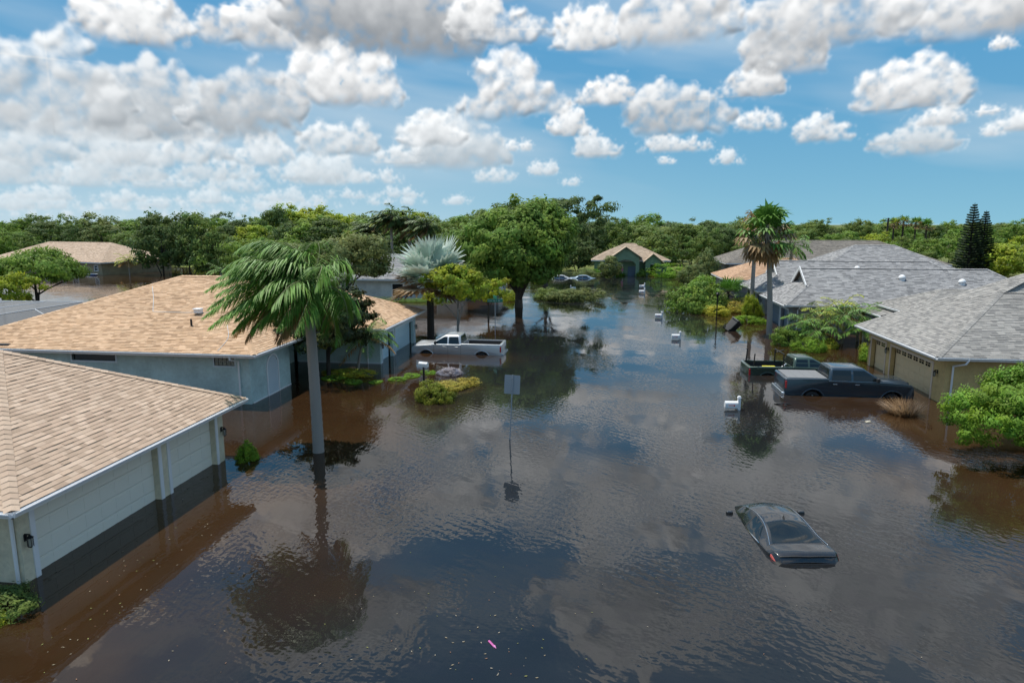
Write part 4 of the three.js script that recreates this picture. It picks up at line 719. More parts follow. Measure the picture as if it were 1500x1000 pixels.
// shrubs and hedges
const bushShapes = [401, 402, 403].map((s) => crown(s, { rx: 1, ry: 0.85, clumps: 150, per: 48, size: 0.034, clump: 0.24, hollow: 0.6, skirt: -0.1 }));
const tightShapes = [411, 412].map((s) => crown(s, { rx: 1, ry: 0.8, clumps: 190, per: 40, size: 0.026, clump: 0.16, hollow: 0.86, skirt: -0.1, flat: 1 }));
const stemGeo = (() => { const R = mulberry(9), l = []; for (let k = 0; k < 9; k++) { const a = R() * 6.28, r = 0.25 + R() * 0.5; l.push(tube([new THREE.Vector3(0, -0.6, 0), new THREE.Vector3(Math.cos(a) * r * 0.4, 0, Math.sin(a) * r * 0.4), new THREE.Vector3(Math.cos(a) * r, 0.55, Math.sin(a) * r)], 0.03, 0.012, 5, 4)); } return join(l); })();
let bushN = 0;
function bush(name, label, x, z, rx, h, mat, { tight = false, rz = rx, y = 0, group, category = 'shrub' } = {}) {
  const t = thing(name, label, category, group), k = bushN++;
  part(t, 'stems', stemGeo, M.bark); part(t, 'foliage', (tight ? tightShapes : bushShapes)[k % (tight ? 2 : 3)], mat);
  t.position.copy(v(x, y, z)); t.rotation.y = tight && rx !== rz ? 0 : k * 1.7; t.scale.set(rx, h, rz); return t;
}
const clipped = 'row of clipped domes on the drowned lawn';
for (const [px, py, r, hh] of [[518, 561, 0.5, 0.2], [549, 560, 0.42, 0.16], [580, 556, 0.5, 0.2], [605, 551, 0.55, 0.22], [630, 547, 0.45, 0.18]]) { const [x, z] = onGround(px, py); bush('clipped_dome_shrub', 'clipped flat green dome just above the water before the blue garage', x, z, r * 0.85, hh * 0.8, L.hedge, { tight: true, group: clipped }); }
{ const [x, z] = onGround(452, 560); bush('clipped_dome_shrub', 'small clipped dome beside the white base of the blue wall', x + 0.8, z + 1.2, 0.7, 0.16, L.hedge, { tight: true }); }
{ const t = thing('variegated_hedge', 'clipped yellow and green hedge bed under the palm by the blue house', 'hedge'); part(t, 'foliage', crown(420, { rx: 1, ry: 0.8, clumps: 220, per: 40, size: 0.03, clump: 0.16, hollow: 0.6, flat: 1, hue: 0.3 }), L.yellow); part(t, 'stems', stemGeo, M.bark); t.position.copy(v(-13.9, 0, 35.1)); t.scale.set(1.55, 0.42, 0.75); }
bush('croton_shrub', 'orange and green croton clump in front of the flooded lawn', -7.8, 30.6, 0.9, 0.95, L.crotonGreen); bush('croton_shrub', 'low amber shrub behind the croton clump by the post box', -7.6, 33.3, 1.1, 0.36, L.croton); bush('flowering_shrub', 'pale flowering shrub behind the black mailbox post', -8.3, 36.2, 0.7, 0.4, L.pink);
bush('floating_shrub', 'small green shrub in the water at the end of the cream garage', -12.35, 21.75, 0.42, 0.62, L.fresh); bush('corner_shrub', 'dark green shrub at the near corner of the cream garage', -12.95, 12.1, 0.75, 0.45, L.oak); bush('corner_shrub', 'yellow green shrub in front of the dark shrub by the cream garage', -12.75, 11.35, 0.5, 0.28, L.lime);
{ const t = thing('dry_grass', 'tuft of dry brown grass in the water beside the dark truck', 'grass'), R = mulberry(515), G = new Leaves();
  for (let k = 0; k < 700; k++) { const a = R() * 6.283, r = Math.sqrt(R()) * 0.45, o = new THREE.Vector3(Math.cos(a) * r, -0.05, Math.sin(a) * r), d = new THREE.Vector3(Math.cos(a) * (0.35 + R() * 0.7) - 0.25, 0.9, Math.sin(a) * (0.35 + R() * 0.7)).normalize(), l = 0.35 + R() * 0.45, w = new THREE.Vector3(-Math.sin(a), 0, Math.cos(a)).multiplyScalar(0.007), m = o.clone().addScaledVector(d, l * 0.6), e = m.clone().addScaledVector(d, l * 0.4).add(new THREE.Vector3(d.x * 0.12, -0.1 * R(), d.z * 0.12)), k2 = 0.6 + R() * 0.6, c = [k2, k2, k2], n = new THREE.Vector3(Math.cos(a), 0.6, Math.sin(a)).normalize(); G.tri(o.clone().sub(w), o.clone().add(w), m.clone().add(w), n, c); G.tri(o.clone().sub(w), m.clone().add(w), m.clone().sub(w), n, c); G.tri(m.clone().sub(w), m.clone().add(w), e, n, c); }
  part(t, 'blades', G.geometry(), L.straw); part(t, 'stems', stemGeo.clone().scale(0.4, 0.5, 0.4), M.bark); place(t, 13.2, 31.0, 0, 0, 1.15); }
bush('round_bush', 'large round dark green bush in water by the street', 9.4, 67.2, 2.9, 3.1, L.mid); bush('yellow_shrub', 'yellow shrub in front of the large round bush', 10.5, 64.6, 1.4, 1.0, L.yellow); bush('yellow_shrub', 'amber shrub by the grey garage behind the clipped hedge', 12.7, 66.0, 1.1, 1.0, L.croton);
bush('clipped_hedge', 'dark clipped hedge standing in water near the navy garage doors', 12.3, 59.0, 1.3, 0.85, L.fresh, { tight: true, rz: 0.9, category: 'hedge' }); bush('round_bush', 'dark rounded bush left of the pale round bush by the grey garage', 13.0, 48.5, 1.0, 1.3, L.mid); bush('pale_round_bush', 'pale green round clipped bush before the palms of the grey house', 13.6, 46.2, 0.95, 1.05, L.fresh, { tight: true });
bush('bright_hedge', 'long bright green hedge beside the green house', 11.6, 108.5, 3.6, 1.9, L.hedge, { tight: true, rz: 2.2, category: 'hedge' }); bush('bright_hedge', 'bright green hedge beyond the large round bush', 14.8, 92, 3.0, 1.9, L.hedge, { tight: true, rz: 2, category: 'hedge' }); bush('low_hedge', 'low green hedge below the window of the green house', 0.4, 111.2, 3.2, 0.95, L.hedge, { tight: true, rz: 0.9, category: 'hedge' }); bush('grey_shrub', 'loose grey green shrub left of the green house', -2.6, 108.6, 2.2, 1.3, L.olive); bush('entry_shrub', 'small shrub beside the entry column of the green house', 5.9, 110.4, 0.9, 1.3, L.mid); bush('entry_shrub', 'red flowering shrub under the arched window of the green house', 7.9, 110.2, 0.8, 0.5, L.croton);
bush('lawn_shrub', 'pale clipped shrub on the garden bank before the pale house', -22, 70.6, 6.2, 0.38, L.mid, { tight: true, rz: 0.7, category: 'hedge' }); bush('oak_foot_shrub', 'dark shrubs at the foot of the live oak', -3.4, 74.6, 2.4, 1.5, L.olive); bush('oak_foot_shrub', 'low dark shrub right of the live oak trunk', -5.6, 76, 2.2, 1.2, L.oak); bush('oak_foot_shrub', 'bright small shrub left of the live oak trunk', -9.8, 73.4, 0.9, 1.0, L.lime);
for (const [x, z, r, h, m, l] of [[16.9, 44.0, 0.8, 1.35, L.lime, 'yellow green shrub against the far end of the ochre garage'], [16.2, 43.2, 0.6, 0.8, L.fresh, 'low bright green shrub at the far corner of the ochre garage'], [15.0, 47.6, 0.8, 0.6, L.yellow, 'yellow green low shrub under the palms of the grey house'], [13.4, 62.8, 0.9, 2.2, L.lime, 'tall lime shrub left of the navy garage doors'], [15.6, 69.5, 1.6, 2.3, L.fresh, 'bright shrub between the grey gablets and the rust roof']]) bush('garden_shrub', l, x, z, r, h, m);
{ const [x, z] = onGround(1030, 408); bush('tall_shrub', 'tall loose olive shrub between the two bright hedges', x, z, 2.6, 4.3, L.olive); }
woodTree(1010, 385, 96, 'olive', 1.1, 'low olive tree above the bright hedge by the street end'); woodTree(895, 372, 108, 'olive', 1, 'low loose tree at the left corner of the green house'); woodTree(700, 395, 88, 'oak', 1.1, 'dark tree behind the pale garage wing');

// ---------- palms ----------
const WIND = new THREE.Vector3(-1, 0, 0.12).normalize();
// one feather frond from the origin: dir is where it leaves the crown
function frond(R, dir, len, { droop = 0.5, wind = 0.5, leaflet = 0.55, n = 44, width = 0.022, hang = 0.55, steps = 9 } = {}) {
  const G = new Leaves(), pts = [], d = dir.clone().normalize(), p = new THREE.Vector3();
  for (let i = 0; i <= steps; i++) { pts.push(p.clone()); const t = i / steps, q = d.clone().multiplyScalar(1 - 0.15 * t).add(new THREE.Vector3(0, -droop * t * t * 1.9, 0)).addScaledVector(WIND, wind * t * 1.5).normalize(); p.addScaledVector(q, len / steps); }
  const c = new THREE.CatmullRomCurve3(pts), up = new THREE.Vector3(0, 1, 0);
  for (let i = 2; i < n; i++) {
    const t = 0.10 + 0.90 * i / n, o = c.getPoint(t), tg = c.getTangent(t), side = new THREE.Vector3().crossVectors(tg, up).normalize(), L1 = leaflet * Math.sin(Math.PI * (0.18 + 0.76 * t)) * (0.8 + R() * 0.4);
    for (const s of [-1, 1]) {
      const q = side.clone().multiplyScalar(s).addScaledVector(tg, 0.55 + 0.3 * R()).addScaledVector(up, 0.25 - hang * (0.4 + 0.6 * R())).addScaledVector(WIND, wind * 0.6).addScaledVector(rv(R), 0.16).normalize();
      const mid = o.clone().addScaledVector(q, L1 * 0.5), q2 = q.clone().add(new THREE.Vector3(0, -hang * 0.9, 0)).addScaledVector(WIND, wind * 0.3).normalize(), tip = mid.clone().addScaledVector(q2, L1 * 0.55), w = new THREE.Vector3().crossVectors(q, up).normalize().multiplyScalar(width * (0.8 + 0.4 * R()));
      const n1 = new THREE.Vector3().crossVectors(q, w).normalize(); if (n1.y < 0) n1.negate(); const k = 0.75 + R() * 0.5, tone = [k * (0.95 + R() * 0.2), k, k * 0.9];
      const a = o.clone(), b = mid.clone().add(w), e = mid.clone().sub(w);
      G.tri(a, b, e, n1, tone); G.tri(b, tip, e, n1, tone);
    }
  }
  return { leaf: G.geometry(), rachis: tube(pts, 0.028, 0.006, 5, steps) };
}
function palmTrunk(h, r0, r1, lean = [0, 0], steps = 26) {              // ringed trunk, swollen a little at its foot
  const pts = [], n = steps; for (let i = 0; i <= 6; i++) { const t = i / 6; pts.push(new THREE.Vector3(lean[0] * t * t, -0.9 + (h + 0.9) * t, lean[1] * t * t)); }
  const g = tube(pts, r0, r1, 14, n * 2), p = g.attributes.position; g.computeVertexNormals();
  for (let i = 0; i < p.count; i++) { const row = Math.floor(i / 15); if (row % 2) { const t = row / (n * 2), c = new THREE.Vector3(lean[0] * t * t, p.getY(i), lean[1] * t * t), q = new THREE.Vector3().fromBufferAttribute(p, i), s = 1.045; p.setXYZ(i, c.x + (q.x - c.x) * s, q.y, c.z + (q.z - c.z) * s); } }
  g.computeVertexNormals(); return g;
}
function featherPalm(name, label, x, z, { h, len, count = 20, seed = 1, r0 = 0.2, r1 = 0.15, droop = 0.5, wind = 0.5, leaflet = 0.55, n = 40, mat = L.palm, lean = [0, 0], low = -0.35, hang = 0.55, width = 0.022, group, bark = M.palmBark, lift = 0.95, boots = true }) {
  const R = mulberry(seed), t = thing(name, label, 'palm tree', group);
  part(t, 'trunk', palmTrunk(h, r0, r1, lean), bark);
  const top = new THREE.Vector3(lean[0], h - 0.05, lean[1]);
  if (boots) { const l = []; for (let k = 0; k < 22; k++) { const a = k * 2.4, y = -0.5 + k * 0.03, d = new THREE.Vector3(Math.cos(a), 1.4 + R() * 0.8, Math.sin(a)).normalize(); const o = new THREE.Vector3(Math.cos(a) * r1 * 0.8, y, Math.sin(a) * r1 * 0.8); l.push(tube([o, o.clone().addScaledVector(d, 0.16), o.clone().addScaledVector(d, 0.34 + R() * 0.16)], 0.055, 0.02, 5, 3)); } part(t, 'leaf_bases', join(l).translate(top.x, top.y, top.z), M.bark); }
  for (let k = 0; k < count; k++) {
    const a = k * 2.39996 + R() * 0.4, e = lerp(lift, low, Math.pow((k + 0.5) / count, 0.9)) + (R() - 0.5) * 0.25, d = new THREE.Vector3(Math.cos(a) * Math.cos(e), Math.sin(e), Math.sin(a) * Math.cos(e)).addScaledVector(WIND, wind * 0.55);
    const lee = clamp(0.5 - d.clone().normalize().dot(WIND) * 0.5), f = frond(R, d, len * (0.82 + R() * 0.3) * (1 - 0.4 * lee * Math.min(1, wind * 1.3)), { droop: droop * (0.8 + R() * 0.4), wind, leaflet, n, hang, width });
    const m = part(t, 'frond', f.leaf, k > count - 1 - count * 0.09 ? L.dead : k % 29 === 17 ? L.palmYellow : mat); part(m, 'stalk', f.rachis, M.stalk); m.position.copy(top);
  }
  t.position.copy(v(x, 0, z)); return t;
}
featherPalm('queen_palm', 'tall queen palm in front of the blue house, fronds streaming in wind', -10.16, 22.75, { h: 6.05, len: 3.35, count: 54, seed: 21, r0: 0.21, r1: 0.165, droop: 0.95, wind: 0.62, leaflet: 0.95, n: 84, width: 0.022, lean: [-0.1, 0.05], low: -0.6, lift: 1.5, hang: 0.9 });
{
  const g = 'wind-blown palms behind the silver fan palm';
  [[545, 318, 96], [572, 300, 92], [598, 306, 94], [625, 312, 90]].forEach(([px, top, z], i) => { const [x, y] = atDepth(px, top, z); featherPalm('tall_palm', 'tall dark palm bent by wind behind the silver fan palm', x, z, { h: y - 1.6, len: 3.4, count: 26, seed: 40 + i, mat: L.palmDark, droop: 0.7, wind: 0.5, leaflet: 1.05, n: 34, width: 0.095, low: -0.8, group: g, r0: 0.22, r1: 0.16 }); });
}
{ const [x] = atDepth(322, 380, 82); featherPalm('small_palm', 'small drooping palm in the water beyond the blue roof', x, 82, { h: 2.4, len: 2.2, count: 16, seed: 51, droop: 0.8, wind: 0.15, leaflet: 0.6, n: 26, width: 0.03, mat: L.palm }); }
{ const [x] = atDepth(188, 385, 103); featherPalm('yellow_palm', 'yellow green palm clump at the wall of the lone beige house', x, 103, { h: 2.4, len: 2.4, count: 18, seed: 52, droop: 0.6, wind: 0.1, leaflet: 0.7, n: 22, width: 0.05, mat: L.palmYellow, r0: 0.12, r1: 0.1 }); }
featherPalm('areca_palm', 'low leaning feather palm against the blue garage wall', -13.9, 36.9, { h: 1.9, len: 2.2, count: 20, seed: 53, droop: 0.75, wind: 0.1, leaflet: 0.6, n: 34, width: 0.022, r0: 0.09, r1: 0.07, lean: [0.5, 0] });
{
  const g = 'clump of young palms before the grey house wall';
  [[13.9, 49.2, 1.5, 2.0], [15.2, 50.2, 1.7, 2.2], [16.6, 49.4, 2.0, 2.4], [18.0, 50.6, 1.9, 2.3], [16.9, 51.6, 2.2, 2.2], [14.7, 48.2, 1.1, 1.7], [17.6, 48.4, 1.3, 1.9]].forEach(([x, z, h, len], i) => featherPalm('young_palm', 'young feathery palm in the planted bed before the grey wall', x, z, { h, len, count: 14, seed: 60 + i, droop: 0.7, wind: 0.12, leaflet: 0.6, n: 24, width: 0.032, group: g, r0: 0.08, r1: 0.07, mat: i % 3 === 1 ? L.palmYellow : L.palm, boots: false }));
}
// fan leaves: a pleated half disc of blades on a stalk
function fanLeaf(R, dir, stalk, rad, blades, { fold = 0.25, droop = 0.3, wind = 0, width = 0.05 } = {}) {
  const G = new Leaves(), d = dir.clone().normalize(), up = Math.abs(d.y) > 0.95 ? new THREE.Vector3(1, 0, 0) : new THREE.Vector3(0, 1, 0), side = new THREE.Vector3().crossVectors(d, up).normalize(), nrm = new THREE.Vector3().crossVectors(side, d).normalize();
  const base = d.clone().multiplyScalar(stalk).add(new THREE.Vector3(0, -droop * stalk * 0.3, 0));
  for (let k = 0; k < blades; k++) {
    const a = lerp(-2.1, 2.1, k / (blades - 1)), q = d.clone().multiplyScalar(Math.cos(a)).addScaledVector(side, Math.sin(a)).addScaledVector(nrm, fold * (k % 2 ? 1 : -0.2) + 0.15 * Math.cos(a)).addScaledVector(WIND, wind).normalize(), r = rad * (0.85 + 0.15 * Math.cos(a)) * (0.92 + R() * 0.16);
    const w = new THREE.Vector3().crossVectors(q, nrm).normalize().multiplyScalar(width * rad), mid = base.clone().addScaledVector(q, r * 0.62), tip = mid.clone().addScaledVector(q.clone().add(new THREE.Vector3(0, -droop - R() * 0.2, 0)).addScaledVector(WIND, wind).normalize(), r * 0.42), tone0 = 0.8 + R() * 0.35, tone = [tone0, tone0, tone0], n1 = nrm.clone().addScaledVector(w, k % 2 ? 3 : -3).normalize();
    G.tri(base, mid.clone().add(w), mid.clone().sub(w), n1, tone); G.tri(mid.clone().add(w), tip, mid.clone().sub(w), n1, tone);
  }
  return { leaf: G.geometry(), stalk: tube([new THREE.Vector3(), base.clone().multiplyScalar(0.5).add(new THREE.Vector3(0, stalk * 0.06, 0)), base], 0.035, 0.02, 5, 4) };
}
function fanPalm(name, label, x, z, { h, r0, r1, stalk, rad, count, blades, seed, mats, lift = 1.2, low = -0.5, droop = 0.3, wind = 0, lean = [0, 0], bark = M.darkBark, group, width = 0.05, fold = 0.25, category = 'palm tree' }) {
  const R = mulberry(seed), t = thing(name, label, category, group); part(t, 'trunk', palmTrunk(h, r0, r1, lean), bark);
  for (let k = 0; k < count; k++) {
    const a = k * 2.39996 + R() * 0.5, q = (k + 0.5) / count, e = lerp(lift, low, q) + (R() - 0.5) * 0.3, d = new THREE.Vector3(Math.cos(a) * Math.cos(e), Math.sin(e), Math.sin(a) * Math.cos(e)).addScaledVector(WIND, wind);
    const f = fanLeaf(R, d, stalk * (0.8 + 0.4 * R()), rad * (0.85 + 0.3 * R()), blades, { droop: droop * (0.7 + q), wind: wind * 0.7, width, fold }), m = part(t, 'fan_leaf', f.leaf, mats[clamp(Math.floor(q * mats.length + (R() - 0.5) * 2.2), 0, mats.length - 1)]); part(m, 'stalk', f.stalk, M.bark); m.position.set(lean[0], h - 0.1 - q * 0.25, lean[1]);
  }
  t.position.copy(v(x, 0, z)); return t;
}
fanPalm('silver_fan_palm', 'silver blue fan palm with dark trunk behind the silver truck', -12.36, 47.95, { h: 4.4, r0: 0.27, r1: 0.23, stalk: 1.5, rad: 1.85, count: 24, blades: 30, seed: 71, mats: [L.silver, L.silver, L.silver, L.silver, L.dead], lift: 1.35, low: -0.55, droop: 0.1, wind: 0.08, width: 0.1, fold: 0.1 });
fanPalm('washington_palm', 'tall wind-torn palm with brown dead fronds by the navy garage', 12.5, 52.8, { h: 8.1, r0: 0.22, r1: 0.14, stalk: 1.25, rad: 1.15, count: 38, blades: 20, seed: 72, mats: [L.palm, L.palm, L.dead, L.palm, L.dead, L.dead], lift: 1.3, low: -1.15, droop: 0.95, wind: -0.05, lean: [-0.7, 0], width: 0.1, bark: M.palmBark });
{ const [x, y] = atDepth(1108, 330, 66); fanPalm('washington_palm', 'second slim palm close behind the tall wind-torn palm', x, 66, { h: y - 0.3, r0: 0.2, r1: 0.15, stalk: 1.1, rad: 1.0, count: 22, blades: 20, seed: 73, mats: [L.palm, L.palmYellow, L.dead, L.dead], low: -1.2, droop: 0.8, wind: 0.12, width: 0.065, bark: M.palmBark }); }
{ const [x, y] = atDepth(1161, 350, 72); featherPalm('back_palm', 'palm with hanging green fronds between the grey gablets and rust roof', x, 72, { h: y - 0.5, len: 2.6, count: 20, seed: 74, droop: 0.9, wind: 0.05, leaflet: 0.75, n: 24, width: 0.045, low: -0.9, mat: L.palm, r0: 0.17, r1: 0.14 }); }
{ const [x] = atDepth(1068, 410, 70); fanPalm('low_fan_palm', 'low fan palm with broad leaves beside the large round bush', x, 70, { h: 1.6, r0: 0.16, r1: 0.14, stalk: 1.1, rad: 0.95, count: 22, blades: 22, seed: 75, mats: [L.palm, L.palm, L.palmYellow], droop: 0.3, width: 0.07 }); }
{ const g = 'far palms on the skyline'; [[1311, 320], [1325, 317], [1343, 319], [1359, 322]].forEach(([px, top], i) => { const [x, y] = atDepth(px, top, 190); fanPalm('skyline_palm', 'small palm rising over the far wood near the utility pole', x, 190, { h: y - 1.2, r0: 0.25, r1: 0.2, stalk: 1.1, rad: 1.1, count: 20, blades: 12, seed: 80 + i, mats: [L.palm, L.palmYellow, L.dead], droop: 0.5, width: 0.14, group: g }); }); }
// two star-shaped conifers
function conifer(label, px, top, z, wide, seed) {
  const [x, y] = atDepth(px, top, z), R = mulberry(seed), t = thing('norfolk_pine', label, 'tree'), G = new Leaves(), g = landHeight(x, z), h = y - g;
  part(t, 'trunk', tube([new THREE.Vector3(0, -0.5, 0), new THREE.Vector3(0, h * 0.5, 0), new THREE.Vector3(0, h, 0)], 0.25, 0.03, 7, 6), M.darkBark);
  for (let q = 0.1; q < 0.995; q += 0.03) { const n = 7, r = wide * Math.pow(1 - q, 0.75) + 0.15; for (let k = 0; k < n; k++) { const a = k / n * 6.283 + q * 40 + R() * 0.3, rr = r * (0.8 + R() * 0.3); for (let m = 1; m <= 9; m++) { const f = m / 9, o = new THREE.Vector3(Math.cos(a) * rr * f, q * h + rr * 0.18 * f * f, Math.sin(a) * rr * f), al = new THREE.Vector3(Math.cos(a), 0.25, Math.sin(a)).multiplyScalar(rr / 9), ac = new THREE.Vector3(-Math.sin(a), 0.12 * (R() - 0.5), Math.cos(a)).multiplyScalar(0.16 + 0.14 * R()); const kk = 0.7 + R() * 0.6; G.leaf(o, al, ac, [kk, kk, kk], new THREE.Vector3(0, 1, 0), 0.4); G.leaf(o, al.clone(), new THREE.Vector3(0, 0.16, 0).addScaledVector(ac, 0.3), [kk, kk, kk], new THREE.Vector3(0, 1, 0), 0.4); } } }
  part(t, 'crown', G.geometry(), L.pine); t.position.copy(v(x, g, z));
}
conifer('taller of two dark conifers beyond the grey roofs', 1429, 297, 112, 2.6, 91); conifer('shorter of two dark conifers beyond the grey roofs', 1446, 308, 114, 2.3, 92);
console.log('plants done', treeCount);

// ---------- vehicles: x forward, y up from the tyres' foot, z to the right-hand side ----------
const csg = new Evaluator();
function carve(geometry, cutters) { let b = new Brush(geometry); b.updateMatrixWorld(); for (const c of cutters) { const k = new Brush(c); k.updateMatrixWorld(); b = csg.evaluate(b, k, SUBTRACTION); } const g = b.geometry; g.clearGroups(); return g; }
function ring(x0, x1, hw, r, y, n = 5) {                                // rounded rectangle at height y
  const p = []; for (const [cx, cz, a0] of [[x1 - r, hw - r, 0], [x0 + r, hw - r, Math.PI / 2], [x0 + r, -hw + r, Math.PI], [x1 - r, -hw + r, Math.PI * 1.5]]) for (let k = 0; k <= n; k++) { const a = a0 + k / n * Math.PI / 2; p.push(new THREE.Vector3(cx + Math.cos(a) * r, y, cz + Math.sin(a) * r)); }
  return p;
}
function loft(rings, cap = true) {
  const pos = [], idx = [], n = rings[0].length; for (const r of rings) for (const p of r) pos.push(p.x, p.y, p.z);
  for (let j = 0; j < rings.length - 1; j++) for (let k = 0; k < n; k++) { const a = j * n + k, b = j * n + (k + 1) % n, c = a + n, d = b + n; idx.push(a, c, b, b, c, d); }
  if (cap) { const t = (rings.length - 1) * n; for (let k = 1; k < n - 1; k++) idx.push(t, t + k + 1, t + k); }
  const g = new THREE.BufferGeometry(); g.setAttribute('position', new THREE.Float32BufferAttribute(pos, 3)); g.setIndex(idx); return toCreasedNormals(g, 0.7);
}
function wheel(t, x, z, r) {
  const s = Math.sign(z), w = part(t, 'wheel', new THREE.TorusGeometry(r - 0.11, 0.115, 12, 26).scale(1, 1, 1.15).translate(x, r, z), M.rubber);
  const rim = [new THREE.CylinderGeometry(r * 0.62, r * 0.62, 0.16, 20).rotateX(Math.PI / 2).translate(x, r, z)]; for (let k = 0; k < 6; k++) rim.push(new THREE.BoxGeometry(0.07, r * 0.6, 0.04).translate(0, r * 0.32, 0).rotateZ(k / 6 * 6.283).translate(x, r, z + s * 0.09));
  part(w, 'rim', rim, M.alloy);
}
function pickup(name, label, { len = 5.85, wid = 1.98, roof = 1.9, body, front = 0.95, wheelbase = 3.65, cab0, cab1, belt = 1.27, hood = 1.18, rail = 1.32, cover = false, doors = 2, chrome = false, tail = M.red, wheelR = 0.4 }) {
  const t = thing(name, label, 'pickup truck'), h = len / 2, hw = wid / 2, fx = h - front, rx = fx - wheelbase, ar = wheelR + 0.11;
  // body side with wheel arches, drawn out across the width
  const s = new THREE.Shape(), bot = 0.47; s.moveTo(-h + 0.04, bot + 0.08); s.lineTo(-h, 0.75); s.lineTo(-h + 0.01, rail - 0.03); s.lineTo(-h + 0.05, rail); s.lineTo(cab0 - 0.02, rail); s.lineTo(cab0, belt); s.lineTo(cab1 + 0.05, belt - 0.01); s.lineTo(cab1 + 0.25, hood + 0.04); s.lineTo(h - 0.35, hood - 0.03); s.quadraticCurveTo(h - 0.06, hood - 0.06, h - 0.03, hood - 0.2); s.lineTo(h, 0.78); s.lineTo(h - 0.04, bot + 0.02);
  const arch = (x) => { s.lineTo(x + ar, bot); s.lineTo(x + ar, wheelR); s.absarc(x, wheelR, ar, 0, Math.PI, false); s.lineTo(x - ar, bot); };
  arch(fx); arch(rx); s.lineTo(-h + 0.1, bot);
  let g = new THREE.ExtrudeGeometry(s, { depth: wid - 0.12, bevelEnabled: true, bevelSize: 0.035, bevelThickness: 0.06, bevelSegments: 3, curveSegments: 14 }); g.translate(0, 0, -(wid - 0.12) / 2);
  const cut = [];
  if (!cover) cut.push(new THREE.BoxGeometry(cab0 - 0.06 + h - 0.1, 0.8, wid - 0.22).translate((cab0 - 0.06 - h + 0.1) / 2, rail - 0.5 + 0.4 + 0.06, 0));
  if (cut.length) { for (const q of [g, ...cut]) if (!q.attributes.uv) q.setAttribute('uv', new THREE.BufferAttribute(new Float32Array(q.attributes.position.count * 2), 2)); g = carve(g, cut); }
  part(t, 'body', toCreasedNormals(g.index ? g.toNonIndexed() : g, 0.6), body);
  part(t, 'hood', loft([ring(cab1 - 0.1, h - 0.12, hw - 0.16, 0.14, hood - 0.05), ring(cab1 - 0.1, h - 0.16, hw - 0.2, 0.14, hood + 0.045), ring(cab1 - 0.1, h - 0.4, hw - 0.34, 0.16, hood + 0.085)]), body);
  // cab with raked glass
  const c0 = cab0, c1 = cab1 + 0.28, tw = hw - 0.24, top = roof - 0.06, r0 = c0 + 0.1, r1 = cab1 - 0.62;
  part(t, 'cab', loft([ring(c0, c1, hw - 0.035, 0.08, belt - 0.03), ring(lerp(c0, r0, 0.5), lerp(c1, r1, 0.5), lerp(hw - 0.035, tw, 0.46), 0.10, lerp(belt, top, 0.5)), ring(r0, r1, tw, 0.12, top), ring(r0 + 0.06, r1 - 0.07, tw - 0.07, 0.14, roof - 0.012), ring(r0 + 0.25, r1 - 0.3, tw - 0.3, 0.18, roof + 0.005)]), body);
  const zAt = (y) => { const f = (y - belt + 0.03) / (top - belt + 0.03); return (f < 0.5 ? lerp(hw - 0.035, lerp(hw - 0.035, tw, 0.46), f * 2) : lerp(lerp(hw - 0.035, tw, 0.46), tw, f * 2 - 1)) + 0.006; };
  const y0 = belt + 0.05, y1 = top - 0.05, fy = (y) => (y - belt) / (top - belt), xb = (y) => lerp(c0, r0, fy(y)), xf = (y) => lerp(c1, r1, fy(y));
  const split = doors === 2 ? lerp(c0, c1, 0.42) : lerp(c0, c1, 0.3), seg = [[(y) => xb(y) + 0.13, () => split - 0.05], [() => split + 0.05, (y) => xf(y) - 0.13]];
  for (const sg of [-1, 1]) for (const [a, b] of seg) {
    const list = [], n = 4; for (let k = 0; k < n; k++) { const ya = lerp(y0, y1, k / n), yb = lerp(y0, y1, (k + 1) / n), q = [[a(ya), ya], [b(ya), ya], [b(yb), yb], [a(yb), yb]].map(([x, y]) => new THREE.Vector3(x, y, sg * zAt(y))); list.push(poly(sg > 0 ? q : q.reverse())); }
    part(t, 'side_window', list, M.darkGlass);
  }
  const end = (xa, sg, nm) => { const q = (y, k) => new THREE.Vector3(xa(y) + sg * 0.008, y, k * (zAt(y) - 0.14)); const p = [q(y0, -1), q(y0, 1), q(y1, 1), q(y1, -1)]; part(t, nm, poly(sg > 0 ? p.reverse() : p), M.darkGlass); };
  end(xf, 1, 'windshield'); end(xb, -1, 'rear_window');
  for (const sg of [-1, 1]) {
    wheel(t, fx, sg * (hw - 0.15), wheelR); wheel(t, rx, sg * (hw - 0.15), wheelR);
    for (const x of [fx, rx]) part(t, 'wheel_arch', new THREE.TorusGeometry(ar + 0.025, 0.035, 8, 20, Math.PI).translate(x, wheelR, sg * (hw - 0.012)), body);
    part(t, 'mirror', [new RoundedBoxGeometry(0.12, 0.2, 0.22, 2, 0.04).translate(c1 - 0.42, belt + 0.14, sg * (hw + 0.13)), new THREE.BoxGeometry(0.06, 0.05, 0.14).translate(c1 - 0.4, belt + 0.06, sg * (hw + 0.0))], M.plastic);
    part(t, 'tail_light', new RoundedBoxGeometry(0.1, 0.38, 0.14, 2, 0.03).translate(-h + 0.035, rail - 0.27, sg * (hw - 0.052)), tail);
    part(t, 'headlight', new RoundedBoxGeometry(0.2, 0.2, 0.36, 2, 0.05).translate(h - 0.1, hood - 0.24, sg * (hw - 0.19)), M.lens);
    for (const x of doors === 2 ? [split + 0.22, c0 + 0.3] : [split + 0.22]) part(t, 'door_handle', new RoundedBoxGeometry(0.2, 0.035, 0.04, 2, 0.012).translate(x, belt - 0.13, sg * (hw + 0.005)), chrome ? M.chrome : M.alloy);
    for (const x of [c0 + 0.03, split, c1 - 0.28]) part(t, 'door_seam', new THREE.BoxGeometry(0.012, belt - 0.6, 0.006).translate(x, (belt + 0.56) / 2, sg * (hw - 0.001)), M.black);
